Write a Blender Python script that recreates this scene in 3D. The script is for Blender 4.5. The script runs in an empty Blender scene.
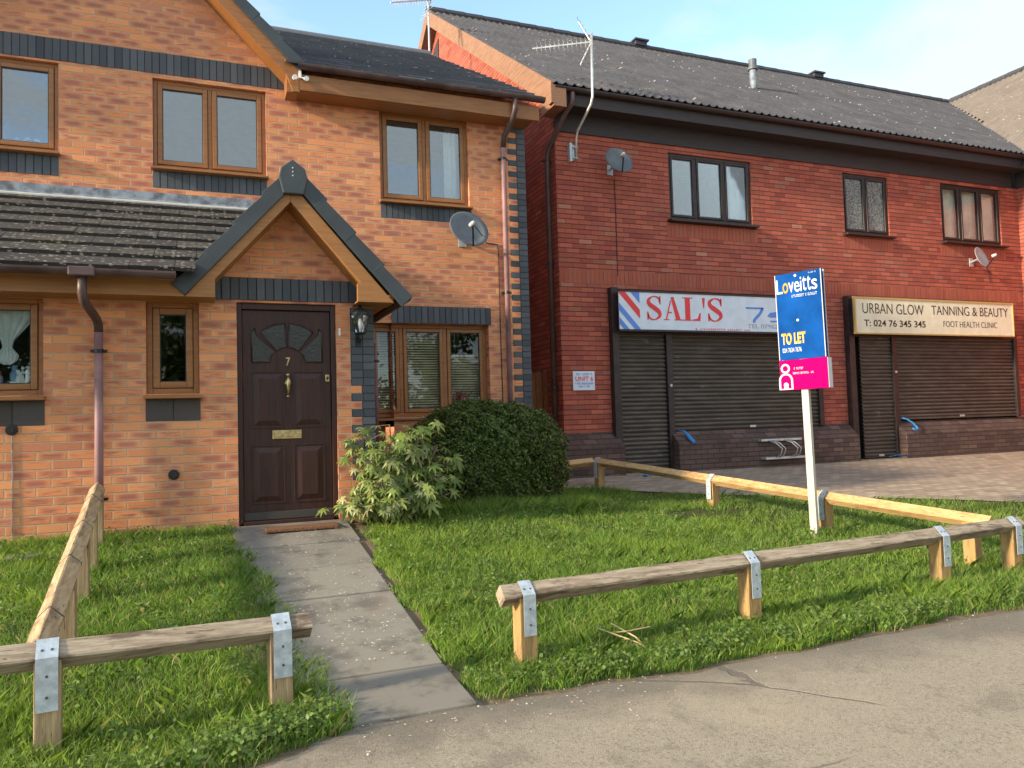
import bpy, math, random
import numpy as np
from mathutils import Vector, Matrix, Euler
random.seed(7); rng = np.random.default_rng(7)
S = bpy.context.scene
COL = S.collection
R = math.radians

# ------------------------------------------------------------------ materials
class NT:
    def __init__(s, name):
        s.m = bpy.data.materials.new(name); s.m.use_nodes = True
        s.t = s.m.node_tree; s.t.nodes.clear()
        s.out = s.t.nodes.new('ShaderNodeOutputMaterial')
    def n(s, typ, **kw):
        nd = s.t.nodes.new(typ)
        for k, v in kw.items(): setattr(nd, k, v)
        return nd
    def l(s, a, b): s.t.links.new(a, b)
    def put(s, sock, v):
        if hasattr(v, 'is_output'): s.l(v, sock)
        elif v is not None:
            if isinstance(v, (tuple, list)) and len(v) == 3 and sock.type == 'RGBA': v = (*v, 1)
            sock.default_value = v
    def math(s, op, a, b=None, c=None, clamp=False):
        nd = s.n('ShaderNodeMath', operation=op); nd.use_clamp = clamp
        for i, v in enumerate((a, b, c)):
            if v is not None: s.put(nd.inputs[i], v)
        return nd.outputs[0]
    def ramp(s, fac, stops, interp='LINEAR'):
        nd = s.n('ShaderNodeValToRGB'); cr = nd.color_ramp; cr.interpolation = interp
        while len(cr.elements) < len(stops): cr.elements.new(0.5)
        for e, (p, c) in zip(cr.elements, stops):
            e.position = p; e.color = (*c, 1) if len(c) == 3 else c
        s.put(nd.inputs[0], fac); return nd.outputs[0]
    def mix(s, fac, a, b, mode='MIX'):
        nd = s.n('ShaderNodeMix', data_type='RGBA', blend_type=mode)
        s.put(nd.inputs[0], fac); s.put(nd.inputs[6], a); s.put(nd.inputs[7], b)
        return nd.outputs[2]
    def pos(s):
        return s.n('ShaderNodeNewGeometry').outputs['Position']
    def map(s, vec, scale=(1, 1, 1), rot=(0, 0, 0), loc=(0, 0, 0)):
        nd = s.n('ShaderNodeMapping'); s.l(vec, nd.inputs[0])
        nd.inputs['Scale'].default_value = scale; nd.inputs['Rotation'].default_value = rot
        nd.inputs['Location'].default_value = loc
        return nd.outputs[0]
    def noise(s, vec, scale, detail=3, rough=.55, col=False):
        nd = s.n('ShaderNodeTexNoise'); s.l(vec, nd.inputs['Vector'])
        nd.inputs['Scale'].default_value = scale; nd.inputs['Detail'].default_value = detail
        nd.inputs['Roughness'].default_value = rough
        return nd.outputs[1 if col else 0]
    def sstep(s, v, a, b, lo=0., hi=1.):
        nd = s.n('ShaderNodeMapRange', interpolation_type='SMOOTHSTEP')
        s.put(nd.inputs[0], v); nd.inputs[1].default_value = a; nd.inputs[2].default_value = b
        nd.inputs[3].default_value = lo; nd.inputs[4].default_value = hi
        return nd.outputs[0]
    def bump(s, h, strength=.5, dist=.01):
        nd = s.n('ShaderNodeBump'); nd.inputs['Strength'].default_value = strength
        nd.inputs['Distance'].default_value = dist; s.l(h, nd.inputs['Height']); return nd.outputs[0]
    def pbr(s, col, rough=.7, metal=0., spec=.5, normal=None, **kw):
        b = s.n('ShaderNodeBsdfPrincipled')
        s.put(b.inputs['Base Color'], col); s.put(b.inputs['Roughness'], rough)
        s.put(b.inputs['Metallic'], metal); s.put(b.inputs['Specular IOR Level'], spec)
        if normal is not None: s.l(normal, b.inputs['Normal'])
        for k, v in kw.items(): s.put(b.inputs[k], v)
        s.l(b.outputs[0], s.out.inputs[0]); return b

def isl(t): return t.n('ShaderNodeNewGeometry').outputs['Random Per Island']

def brick(name, ramp, mortar, w=.225, h=.075, mort=.010, smear=.0, smearcol=(.3, .12, .08), zoff=0., uoff=0., rough=.85,
          floor=False, bumpd=.006, blot=.25, eff=(.6, .55, .5), effamt=.15, head=None, vvar=.36):
    t = NT(name); g = t.n('ShaderNodeNewGeometry')
    sp = t.n('ShaderNodeSeparateXYZ'); t.l(g.outputs['Position'], sp.inputs[0])
    sn = t.n('ShaderNodeSeparateXYZ'); t.l(g.outputs['True Normal'], sn.inputs[0])
    x, y, z = sp.outputs
    if floor: u, v = x, y
    else:
        side = t.math('GREATER_THAN', t.math('ABSOLUTE', sn.outputs[0]), .7)
        u = t.math('ADD', t.math('MULTIPLY', side, y), t.math('MULTIPLY', t.math('SUBTRACT', 1., side), x)); v = z
    nz = t.noise(g.outputs['Position'], 26, 2)
    u = t.math('ADD', u, uoff)
    vv = t.math('DIVIDE', t.math('ADD', v, zoff), h)
    row = t.math('FLOOR', vv); fv = t.math('SUBTRACT', vv, row)
    # small random slip of each row
    wn0 = t.n('ShaderNodeTexWhiteNoise', noise_dimensions='1D'); t.l(row, wn0.inputs['W'])
    uu = t.math('ADD', t.math('DIVIDE', u, w), t.math('MULTIPLY', row, .5))
    uu = t.math('ADD', uu, t.math('MULTIPLY', wn0.outputs[0], .05))
    colm = t.math('FLOOR', uu); fu = t.math('SUBTRACT', uu, colm)
    du = t.math('MULTIPLY', t.math('MINIMUM', fu, t.math('SUBTRACT', 1., fu)), w)
    dv = t.math('MULTIPLY', t.math('MINIMUM', fv, t.math('SUBTRACT', 1., fv)), h)
    d = t.math('ADD', t.math('MINIMUM', du, dv), t.math('MULTIPLY', t.math('SUBTRACT', nz, .5), .006))
    mask = t.sstep(d, mort / 2 - .001, mort / 2 + .0025)
    cx = t.n('ShaderNodeCombineXYZ'); t.l(colm, cx.inputs[0]); t.l(row, cx.inputs[1])
    wn = t.n('ShaderNodeTexWhiteNoise', noise_dimensions='2D'); t.l(cx.outputs[0], wn.inputs['Vector'])
    base = t.ramp(wn.outputs[0], ramp)
    cs = t.n('ShaderNodeSeparateColor'); t.l(wn.outputs[1], cs.inputs[0])
    if smear > 0:
        a = t.math('MULTIPLY', t.sstep(du, -.01, .075), t.sstep(dv, -.006, .032))
        st = t.map(g.outputs['Position'], scale=(5, 5, 34)); ns = t.noise(st, 1.6, 3)
        b = t.math('MULTIPLY', a, t.sstep(t.math('ADD', ns, t.math('MULTIPLY', t.math('SUBTRACT', cs.outputs[1], .5), .5)), .34, .66))
        base = t.mix(t.math('MULTIPLY', b, smear), base, smearcol)
    val = t.math('ADD', 1 - vvar / 2, t.math('MULTIPLY', cs.outputs[2], vvar))
    hsv = t.n('ShaderNodeHueSaturation'); t.l(base, hsv.inputs['Color']); t.l(val, hsv.inputs['Value'])
    base = hsv.outputs[0]
    big = t.noise(g.outputs['Position'], .9, 4, .6)
    base = t.mix(t.math('MULTIPLY', t.sstep(big, .45, .75), effamt), base, eff)
    fine = t.noise(g.outputs['Position'], 120, 2)
    base = t.mix(t.math('MULTIPLY', t.math('ABSOLUTE', t.math('SUBTRACT', fine, .5)), blot * 2), base, (.05, .03, .02))
    mc = t.mix(nz, mortar, tuple(c * .65 for c in mortar))
    if head: mc = t.mix(t.math('GREATER_THAN', dv, mort / 2 + .002), mc, head)
    colr = t.mix(mask, mc, base)
    hgt = t.math('ADD', mask, t.math('MULTIPLY', t.noise(g.outputs['Position'], 60, 3), .35))
    t.pbr(colr, rough, spec=.25, normal=t.bump(hgt, .8, bumpd))
    return t.m

def simple(name, col, rough=.6, metal=0, var=.15, scale=8, bump=0, bscale=40, spec=.4, stretch=(1, 1, 1), col2=None, rvar=0):
    t = NT(name); p = t.pos(); pm = t.map(p, scale=stretch)
    n = t.noise(pm, scale, 4, .6)
    c2 = col2 or tuple(c * (1 - var * 1.6) for c in col)
    c = t.mix(t.sstep(n, .3, .7), tuple(min(1, c * (1 + var)) for c in col), c2)
    nb = t.bump(t.noise(pm, bscale, 3), bump, .005) if bump else None
    t.pbr(c, t.math('ADD', rough, t.math('MULTIPLY', t.math('SUBTRACT', n, .5), rvar)) if rvar else rough, metal, spec, nb)
    return t.m

def island(name, cols, rough=.7, bump=.3, bscale=50, dirt=None, dirtamt=.5, spec=.3, dscale=5):
    t = NT(name); p = t.pos()
    n = len(cols); c = t.ramp(isl(t), [(i / max(1, n - 1), k) for i, k in enumerate(cols)])
    nz = t.noise(p, 12, 4, .6)
    c = t.mix(t.math('MULTIPLY', nz, .35), c, tuple(k * .5 for k in cols[0]))
    if dirt:
        d = t.sstep(t.noise(p, dscale, 5, .65), .52, .66)
        c = t.mix(t.math('MULTIPLY', d, dirtamt), c, dirt)
    t.pbr(c, rough, 0, spec, t.bump(t.noise(p, bscale, 3), bump, .004)); return t.m

def tile_mat(name, cols, lichen, amt, lscale=22, moss=None):
    t = NT(name); p = t.pos()
    n = len(cols); c = t.ramp(isl(t), [(i / (n - 1), k) for i, k in enumerate(cols)])
    nz = t.noise(p, 7, 5, .65)
    c = t.mix(t.math('MULTIPLY', nz, .5), c, tuple(k * .45 for k in cols[0]))
    if moss: c = t.mix(t.math('MULTIPLY', t.sstep(t.noise(p, 2.2, 5, .7), .5, .7), .6), c, moss)
    vo = t.n('ShaderNodeTexVoronoi'); t.l(t.map(p, scale=(1, 1.6, 1.6)), vo.inputs['Vector']); vo.inputs['Scale'].default_value = lscale
    cs = t.n('ShaderNodeSeparateColor'); t.l(vo.outputs['Color'], cs.inputs[0])
    spot = t.math('LESS_THAN', t.math('ADD', vo.outputs['Distance'], t.math('MULTIPLY', t.noise(p, 70, 2), .25)), t.math('MULTIPLY', cs.outputs[0], .42))
    zone = t.sstep(t.math('ADD', cs.outputs[1], t.math('MULTIPLY', t.noise(p, 2.5, 3), .5)), 1.25 - amt, 1.3 - amt)
    c = t.mix(t.math('MULTIPLY', t.math('MULTIPLY', spot, zone), .85), c, lichen)
    if amt > .5:
        v2 = t.n('ShaderNodeTexVoronoi'); t.l(t.map(p, scale=(.7, 1.4, 1.4)), v2.inputs['Vector']); v2.inputs['Scale'].default_value = lscale * 2.2
        c2 = t.n('ShaderNodeSeparateColor'); t.l(v2.outputs['Color'], c2.inputs[0])
        s2 = t.math('LESS_THAN', t.math('ADD', v2.outputs['Distance'], t.math('MULTIPLY', t.noise(p, 120, 2), .3)), t.math('MULTIPLY', c2.outputs[0], .62))
        z2 = t.sstep(t.math('ADD', t.math('MULTIPLY', c2.outputs[1], .5), t.noise(p, 2.2, 4)), .66, .8)
        c = t.mix(t.math('MULTIPLY', t.math('MULTIPLY', s2, z2), .8), c, lichen)
    t.pbr(c, .85, 0, .3, t.bump(t.noise(p, 90, 3), .5, .004)); return t.m

M = {}
M['brick_o'] = brick('orange_brick', [(0, (.78, .33, .14)), (.35, (.77, .31, .13)), (.65, (.74, .275, .115)), (.9, (.66, .255, .11)), (1, (.56, .21, .12))],
                     (.60, .40, .26), smear=.92, smearcol=(.38, .135, .10), vvar=.2, zoff=.885, uoff=.03, effamt=.10, eff=(.62, .45, .33))
M['brick_r'] = brick('red_brick', [(0, (.42, .105, .065)), (.45, (.46, .125, .075)), (.75, (.38, .09, .06)), (.93, (.33, .075, .055)), (1, (.46, .22, .14))],
                     (.11, .055, .045), head=(.25, .09, .065), vvar=.34, smear=.4, smearcol=(.36, .09, .065), zoff=.9, effamt=.12, eff=(.5, .25, .19))
M['brick_p'] = brick('plinth_brick', [(0, (.085, .055, .045)), (.4, (.12, .075, .06)), (.7, (.10, .06, .055)), (1, (.16, .10, .08))],
                     (.06, .045, .038), zoff=.9, effamt=.3, eff=(.2, .16, .13), rough=.75)
M['pavers'] = brick('block_paving', [(0, (.36, .28, .20)), (.4, (.42, .33, .24)), (.7, (.32, .25, .185)), (1, (.44, .36, .27))],
                    (.15, .115, .09), w=.2, h=.1, mort=.007, floor=True, effamt=.4, eff=(.38, .31, .25), bumpd=.004)
M['blue'] = island('blue_brick', [(.055, .062, .072), (.09, .10, .112), (.12, .13, .142), (.075, .08, .088)], .6, .4, 60)
M['blue_brown'] = island('dark_brown_brick', [(.05, .042, .038), (.085, .07, .06), (.07, .06, .058)], .6, .4, 60)
M['mortar_d'] = simple('dark_mortar', (.05, .045, .042), .9)
M['soldier_r'] = island('red_soldier_brick', [(.41, .11, .068), (.46, .13, .078), (.38, .095, .06), (.43, .14, .09)], .85, .4, 60)
M['mortar_r'] = simple('red_wall_mortar', (.24, .10, .07), .9)
M['tile'] = tile_mat('slate_grey_roof_tile', [(.12, .13, .15), (.16, .17, .19), (.14, .148, .165)], (.5, .5, .5), .2, 20)
M['tile_l'] = tile_mat('lichen_roof_tile', [(.042, .038, .036), (.070, .062, .055), (.055, .048, .044)], (.40, .36, .29), .70, 15, (.08, .068, .045))
M['tile_w'] = tile_mat('sunlit_toned_wing_roof_tile', [(.20, .165, .135), (.25, .205, .17), (.22, .18, .15)], (.42, .39, .33), .38, 8, (.24, .20, .155))  # tile colour lightened and warmed to paint in sunlight on the wing
M['tile_r'] = tile_mat('weathered_roof_tile', [(.052, .052, .060), (.076, .076, .086), (.062, .062, .072)], (.32, .31, .30), .38, 7, (.105, .095, .09))
M['verge'] = simple('slate_blue_verge', (.050, .060, .066), .45, var=.12, scale=3)
M['lead'] = simple('lead_flashing', (.21, .235, .265), .5, var=.35, scale=9, bump=.3, bscale=14)
M['mortar_l'] = simple('pale_mortar_fillet', (.46, .47, .43), .8, var=.1)

def wood(name, col, dark, rough=.45, axis='x', amt=.6, sc=1.0, bump=.15):
    t = NT(name); p = t.pos()
    sc3 = {'x': (1.2, 14, 14), 'z': (14, 14, 1.2), 'y': (14, 1.2, 14)}[axis]
    n = t.noise(t.map(p, scale=tuple(k * sc for k in sc3)), 3, 5, .65)
    n2 = t.noise(p, 2.2, 3)
    c = t.mix(t.math('MULTIPLY', t.sstep(n, .35, .68), amt), col, dark)
    c = t.mix(t.math('MULTIPLY', n2, .3), c, dark)
    t.pbr(c, rough, 0, .4, t.bump(n, bump, .003)); return t.m
M['oak'] = wood('golden_oak_frame', (.36, .155, .048), (.20, .075, .022), .38)
M['oak_d'] = wood('golden_oak_bargeboard', (.40, .185, .058), (.26, .105, .032), .5)
M['door'] = wood('mahogany_door', (.060, .019, .012), (.018, .008, .006), .42, 'z', .75)
M['bfr'] = simple('dark_brown_frame', (.040, .026, .024), .4, var=.2)
M['dfas'] = wood('dark_stained_fascia', (.055, .045, .045), (.03, .025, .026), .6)
M['barge_r'] = wood('weathered_orange_bargeboard', (.34, .185, .105), (.20, .10, .06), .8, 'y', .85)
M['gut'] = simple('brown_gutter', (.10, .062, .060), .4, var=.25, scale=3)
M['pipe'] = simple('faded_maroon_pipe', (.30, .165, .165), .5, var=.18, scale=4)
M['pipe_d'] = simple('dark_brown_pipe', (.085, .05, .045), .45, var=.2, scale=4)
M['black'] = simple('black_metal', (.015, .015, .017), .35, var=.1)
M['rubber'] = simple('black_cable', (.02, .018, .018), .6, var=.1)
M['brass'] = simple('worn_brass', (.55, .42, .20), .35, metal=.85, var=.2, scale=30)
M['galv'] = simple('galvanised_steel', (.50, .56, .60), .5, metal=.35, var=.14, scale=22, rvar=.2)
M['alu'] = simple('dull_aluminium', (.62, .64, .62), .4, metal=.6, var=.1)
M['nail'] = simple('steel_nail_head', (.12, .12, .12), .5, metal=.6)
M['dish'] = simple('dark_grey_dish', (.13, .145, .155), .5, var=.12, scale=6)
M['dish_l'] = simple('pale_grey_dish', (.42, .43, .42), .5, var=.12, scale=6)
M['white'] = simple('white_plastic', (.78, .80, .82), .45, var=.04)
M['lnb'] = simple('light_grey_plastic', (.55, .55, .55), .5, var=.05)
M['shut'] = None
M['room'] = simple('dark_room', (.035, .033, .032), .9, var=.1)
M['room_g'] = simple('grey_room', (.20, .22, .24), .9, var=.1)
M['net'] = simple('white_net_fabric', (.82, .83, .80), .9, var=.05)
M['cream'] = simple('cream_fabric', (.84, .76, .58), .85, var=.12, scale=3)
M['slat'] = simple('beige_blind_slat', (.80, .64, .40), .6, var=.15, scale=4)
M['mat'] = simple('coir_doormat', (.20, .095, .045), .95, var=.3, scale=60, bump=.8, bscale=220)

def weather_wood(name, a, b, c, axis='x', sc=1.0):
    t = NT(name); p = t.pos()
    sc3 = {'x': (1.5, 22, 22), 'z': (22, 22, 1.5), 'y': (22, 1.5, 22)}[axis]
    n = t.noise(t.map(p, scale=sc3), 2.5, 6, .7)
    n2 = t.noise(t.map(p, scale=tuple(k ** .5 for k in sc3)), 3, 5, .65)
    col = t.mix(t.sstep(n, .34, .66), a, b)
    col = t.mix(t.math('MULTIPLY', t.sstep(n2, .50, .66), .8), col, c)
    crack = t.sstep(t.noise(t.map(p, scale=tuple(k * 1.6 for k in sc3), loc=(3, 5, 7)), 3, 2), .66, .70)
    col = t.mix(t.math('MULTIPLY', crack, .7), col, (.05, .035, .02))
    h = t.math('SUBTRACT', n, t.math('MULTIPLY', crack, .8))
    t.pbr(col, .85, 0, .25, t.bump(h, .7, .006)); return t.m
M['rail_x'] = weather_wood('weathered_rail', (.44, .36, .26), (.27, .20, .135), (.12, .08, .055), 'x')
M['rail_y'] = weather_wood('weathered_rail_deep', (.50, .37, .22), (.36, .24, .13), (.20, .13, .08), 'y')
M['rail_n'] = weather_wood('newer_rail', (.62, .40, .19), (.48, .29, .12), (.36, .20, .08), 'y')
M['post'] = weather_wood('weathered_post', (.42, .31, .18), (.29, .20, .11), (.22, .17, .09), 'z')
M['post_n'] = weather_wood('yellow_pine_post', (.44, .28, .11), (.33, .20, .085), (.22, .15, .07), 'z')
M['fence_p'] = weather_wood('brown_gate_board', (.28, .12, .05), (.20, .08, .035), (.12, .05, .025), 'z')
M['spost'] = simple('pale_painted_post', (.52, .49, .42), .6, var=.12, scale=5, stretch=(8, 8, 1), bump=.2)

def glass(name, tint=(.9, .95, .95), f0=.10, gain=2.0, wav=.0):
    t = NT(name)
    fr = t.n('ShaderNodeFresnel'); fr.inputs[0].default_value = 1.5
    fac = t.math('ADD', t.math('MULTIPLY', fr.outputs[0], gain), f0, clamp=True)
    tr = t.n('ShaderNodeBsdfTransparent'); tr.inputs[0].default_value = (*tint, 1)
    gl = t.n('ShaderNodeBsdfGlossy'); gl.inputs['Roughness'].default_value = .015
    gl.inputs[0].default_value = (.92, .96, 1, 1)
    if wav:
        nb = t.bump(t.noise(t.pos(), 2.2, 2), wav, .02); t.l(nb, gl.inputs['Normal'])
    mx = t.n('ShaderNodeMixShader'); t.l(fac, mx.inputs[0]); t.l(tr.outputs[0], mx.inputs[1]); t.l(gl.outputs[0], mx.inputs[2])
    t.l(mx.outputs[0], t.out.inputs[0]); return t.m
M['glass'] = glass('window_glass', f0=.11, gain=1.4, wav=.02)
M['glass_l'] = glass('dark_window_glass', (.88, .92, .92), f0=.015, gain=.75, wav=.02)

M['glass_c'] = glass('clear_window_glass', (.95, .95, .95), f0=.0, gain=.25)
def patglass(name):
    t = NT(name); p = t.pos()
    n = t.noise(p, 38, 3, .7)
    nb = t.bump(n, 1., .02)
    b = t.pbr(t.mix(t.sstep(n, .35, .65), (.05, .055, .05), (.30, .33, .30)), .12, 0, .9, nb); return t.m  # noise mixes dark and pale patches into the pane colour
M['mottled'] = patglass('mottled_glass')
M['glass_dk'] = simple('dark_door_glass', (.012, .016, .015), .08, var=.3, scale=20, bump=.5, bscale=60, spec=.8)

def shutter_mat():
    t = NT('brown_roller_shutter'); p = t.pos()
    n = t.noise(t.map(p, scale=(1, 1, 3)), 2.2, 5, .65)
    st = t.noise(t.map(p, scale=(1.3, 1, 34)), 2.5, 3, .6)
    c = t.mix(t.sstep(n, .35, .7), (.075, .060, .047), (.115, .095, .075))
    c = t.mix(t.math('MULTIPLY', t.sstep(st, .55, .75), .35), c, (.24, .21, .18))
    sm = t.noise(t.map(p, scale=(2.2, 1, 5), loc=(0, 0, 3)), 1.4, 5, .75)
    c = t.mix(t.math('MULTIPLY', t.sstep(sm, .62, .72), .5), c, (.36, .36, .33))
    t.pbr(c, .55, .1, .4); return t.m
M['shut'] = shutter_mat()

def asphalt():
    t = NT('worn_asphalt'); p = t.pos()
    agg = t.noise(p, 210, 2, .7); agg2 = t.noise(p, 60, 3, .6); big = t.noise(p, .55, 4, .6); mid = t.noise(p, 2.6, 5, .65)
    c = t.mix(t.sstep(agg, .35, .68), (.26, .215, .155), (.46, .39, .29))
    vg = t.n('ShaderNodeTexVoronoi'); t.l(p, vg.inputs['Vector']); vg.inputs['Scale'].default_value = 95
    gs = t.n('ShaderNodeSeparateColor'); t.l(vg.outputs['Color'], gs.inputs[0])
    c = t.mix(t.math('MULTIPLY', t.sstep(gs.outputs[0], .80, .86), .35), c, (.46, .41, .33)); c = t.mix(t.math('MULTIPLY', t.sstep(gs.outputs[1], .84, .9), .35), c, (.10, .085, .065))
    c = t.mix(t.math('MULTIPLY', t.sstep(big, .42, .6), .35), c, (.47, .385, .265))
    c = t.mix(t.math('MULTIPLY', t.sstep(mid, .54, .66), .4), c, (.15, .13, .105))
    c = t.mix(t.math('MULTIPLY', t.sstep(agg2, .62, .7), .35), c, (.45, .42, .37))
    sp = t.n('ShaderNodeSeparateXYZ'); t.l(p, sp.inputs[0])
    edge = t.math('SUBTRACT', 3.62, sp.outputs[1])
    edge_dark = t.sstep(t.math('ADD', edge, t.math('MULTIPLY', t.math('SUBTRACT', mid, .5), 1.1)), .08, .62, 1, 0)  # asphalt colour darkens towards the lawn edge
    c = t.mix(t.math('MULTIPLY', edge_dark, .62), c, (.12, .105, .085))
    # a darker repair patch with its own outline
    vo = t.n('ShaderNodeTexVoronoi', feature='DISTANCE_TO_EDGE'); t.l(t.map(t.mix(.05, p, t.noise(p, 5, 4, .6, True)), scale=(.40, 1.0, 1)), vo.inputs['Vector'])
    vo.inputs['Scale'].default_value = .85
    crack = t.math('MULTIPLY', t.sstep(vo.outputs[0], .0015, .005, 1, 0), t.sstep(t.noise(p, .8, 2), .50, .58))
    c = t.mix(t.math('MULTIPLY', crack, .5), c, (.08, .07, .06))
    h = t.math('SUBTRACT', t.math('ADD', agg, t.math('MULTIPLY', mid, 1.5)), t.math('MULTIPLY', crack, 1.2))
    t.pbr(c, .85, 0, .3, t.bump(h, .8, .008)); return t.m
M['asphalt'] = asphalt()

def slab():
    t = NT('concrete_slab'); p = t.pos()
    agg = t.noise(p, 170, 2, .7); mid = t.noise(p, 4, 5, .65); st = t.noise(p, 1.3, 4, .6)
    c = t.ramp(isl(t), [(0, (.20, .185, .15)), (.5, (.235, .21, .17)), (1, (.27, .245, .195))])
    c = t.mix(t.math('MULTIPLY', t.sstep(agg, .4, .7), .4), c, (.25, .23, .20))
    c = t.mix(t.math('MULTIPLY', t.sstep(mid, .46, .66), .6), c, (.075, .07, .06))
    c = t.mix(t.math('MULTIPLY', t.sstep(st, .50, .64), .5), c, (.25, .205, .15))
    t.pbr(c, .85, 0, .3, t.bump(t.math('ADD', agg, mid), .4, .005)); return t.m
M['slab'] = slab()

def soil():
    t = NT('lawn_soil'); p = t.pos()
    n = t.noise(p, 9, 5, .7); n2 = t.noise(p, 1.1, 3)
    c = t.mix(t.sstep(n, .35, .65), (.035, .055, .012), (.085, .075, .035))
    c = t.mix(t.math('MULTIPLY', n2, .3), c, (.045, .08, .018))
    sp = t.n('ShaderNodeSeparateXYZ'); t.l(p, sp.inputs[0]); wob = t.math('MULTIPLY', t.math('SUBTRACT', t.noise(p, 5, 4), .5), .25)
    near = t.math('ABSOLUTE', t.math('SUBTRACT', t.math('ADD', sp.outputs[0], wob), .78))
    c = t.mix(t.sstep(near, .52, .66, 1, 0), c, (.20, .14, .09))
    near2 = t.math('ADD', sp.outputs[1], wob); c = t.mix(t.sstep(near2, 3.66, 3.82, 1, 0), c, (.17, .125, .08))
    t.pbr(c, .95, 0, .2, t.bump(n, 1., .03)); return t.m
M['soil'] = soil()

def leafmat(name, cols, patch=None, patchcol=None, rough=.5, trans=.3, pscale=1.3, amt=.6):
    t = NT(name); n = len(cols)
    c = t.ramp(isl(t), [(i / (n - 1), k) for i, k in enumerate(cols)])
    if patchcol: c = t.mix(t.math('MULTIPLY', t.sstep(t.noise(t.pos(), pscale, 4, .6), .45, .65), amt), c, patchcol)
    b = t.pbr(c, rough, 0, .35)
    tl = t.n('ShaderNodeBsdfTranslucent'); t.l(c, tl.inputs[0])
    mx = t.n('ShaderNodeMixShader'); mx.inputs[0].default_value = trans
    t.l(b.outputs[0], mx.inputs[1]); t.l(tl.outputs[0], mx.inputs[2]); t.l(mx.outputs[0], t.out.inputs[0]); return t.m
M['grass'] = leafmat('grass_blades', [(.10, .22, .024), (.155, .305, .036), (.225, .38, .055), (.165, .325, .04), (.30, .44, .07), (.115, .245, .03), (.195, .35, .05), (.50, .44, .20), (.15, .27, .035)],
                     patchcol=(.30, .43, .058), pscale=.9, trans=.42)
M['weed'] = leafmat('weed_leaves', [(.08, .14, .022), (.125, .20, .038), (.18, .26, .06), (.10, .165, .028)], trans=.3)
M['hedge'] = leafmat('hedge_leaves', [(.045, .075, .014), (.080, .12, .022), (.12, .165, .03), (.06, .10, .018), (.20, .25, .05)], trans=.2, rough=.45)
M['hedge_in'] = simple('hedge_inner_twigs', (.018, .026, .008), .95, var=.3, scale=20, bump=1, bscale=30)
M['fatsia'] = leafmat('broad_shrub_leaves', [(.09, .14, .028), (.18, .25, .05), (.33, .38, .11), (.12, .185, .035), (.48, .46, .22), (.07, .115, .022), (.21, .28, .055)], trans=.3, rough=.4)
M['stem'] = simple('brown_stems', (.20, .15, .08), .8, var=.3, scale=20)
M['straw'] = simple('dry_straw', (.55, .42, .20), .8, var=.2, scale=20)
M['petal'] = simple('cream_petals', (.70, .64, .50), .7, var=.1)
M['pink'] = simple('pink_flower', (.70, .10, .16), .6, var=.2, scale=40)

def flat(name, col, rough=.45): 
    return simple(name, col, rough, var=.05, scale=5)
M['s_white'] = flat('sign_white_panel', (.70, .77, .85), .3)
M['s_red'] = flat('sign_red', (.80, .055, .055)); M['s_blue'] = flat('sign_light_blue', (.12, .27, .72))
M['s_cream'] = flat('sign_cream_panel', (.80, .75, .55), .5); M['s_gold'] = flat('sign_gold_trim', (.55, .36, .12), .5)
M['s_ink'] = flat('sign_dark_lettering', (.035, .03, .02)); M['s_grey'] = flat('sign_grey_lettering', (.36, .42, .50))
M['b_blue'] = simple('board_blue', (.006, .075, .30), .75, var=.22, scale=2.2, spec=.04); M['b_white'] = simple('board_white', (.62, .62, .62), .7, var=.03, spec=.1)
M['b_yel'] = simple('board_yellow', (.70, .36, .02), .7, var=.03, spec=.05); M['b_pink'] = simple('board_pink', (.62, .0, .12), .75, var=.03, spec=.04)
M['rope'] = flat('bright_blue_plastic', (.03, .22, .52), .5)
M['p_blue'] = flat('blue_bottle', (.20, .35, .50), .3); M['p_pink'] = flat('pink_cap', (.60, .08, .15), .3); M['p_pale'] = flat('pale_bottle', (.45, .48, .55), .3)

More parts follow.
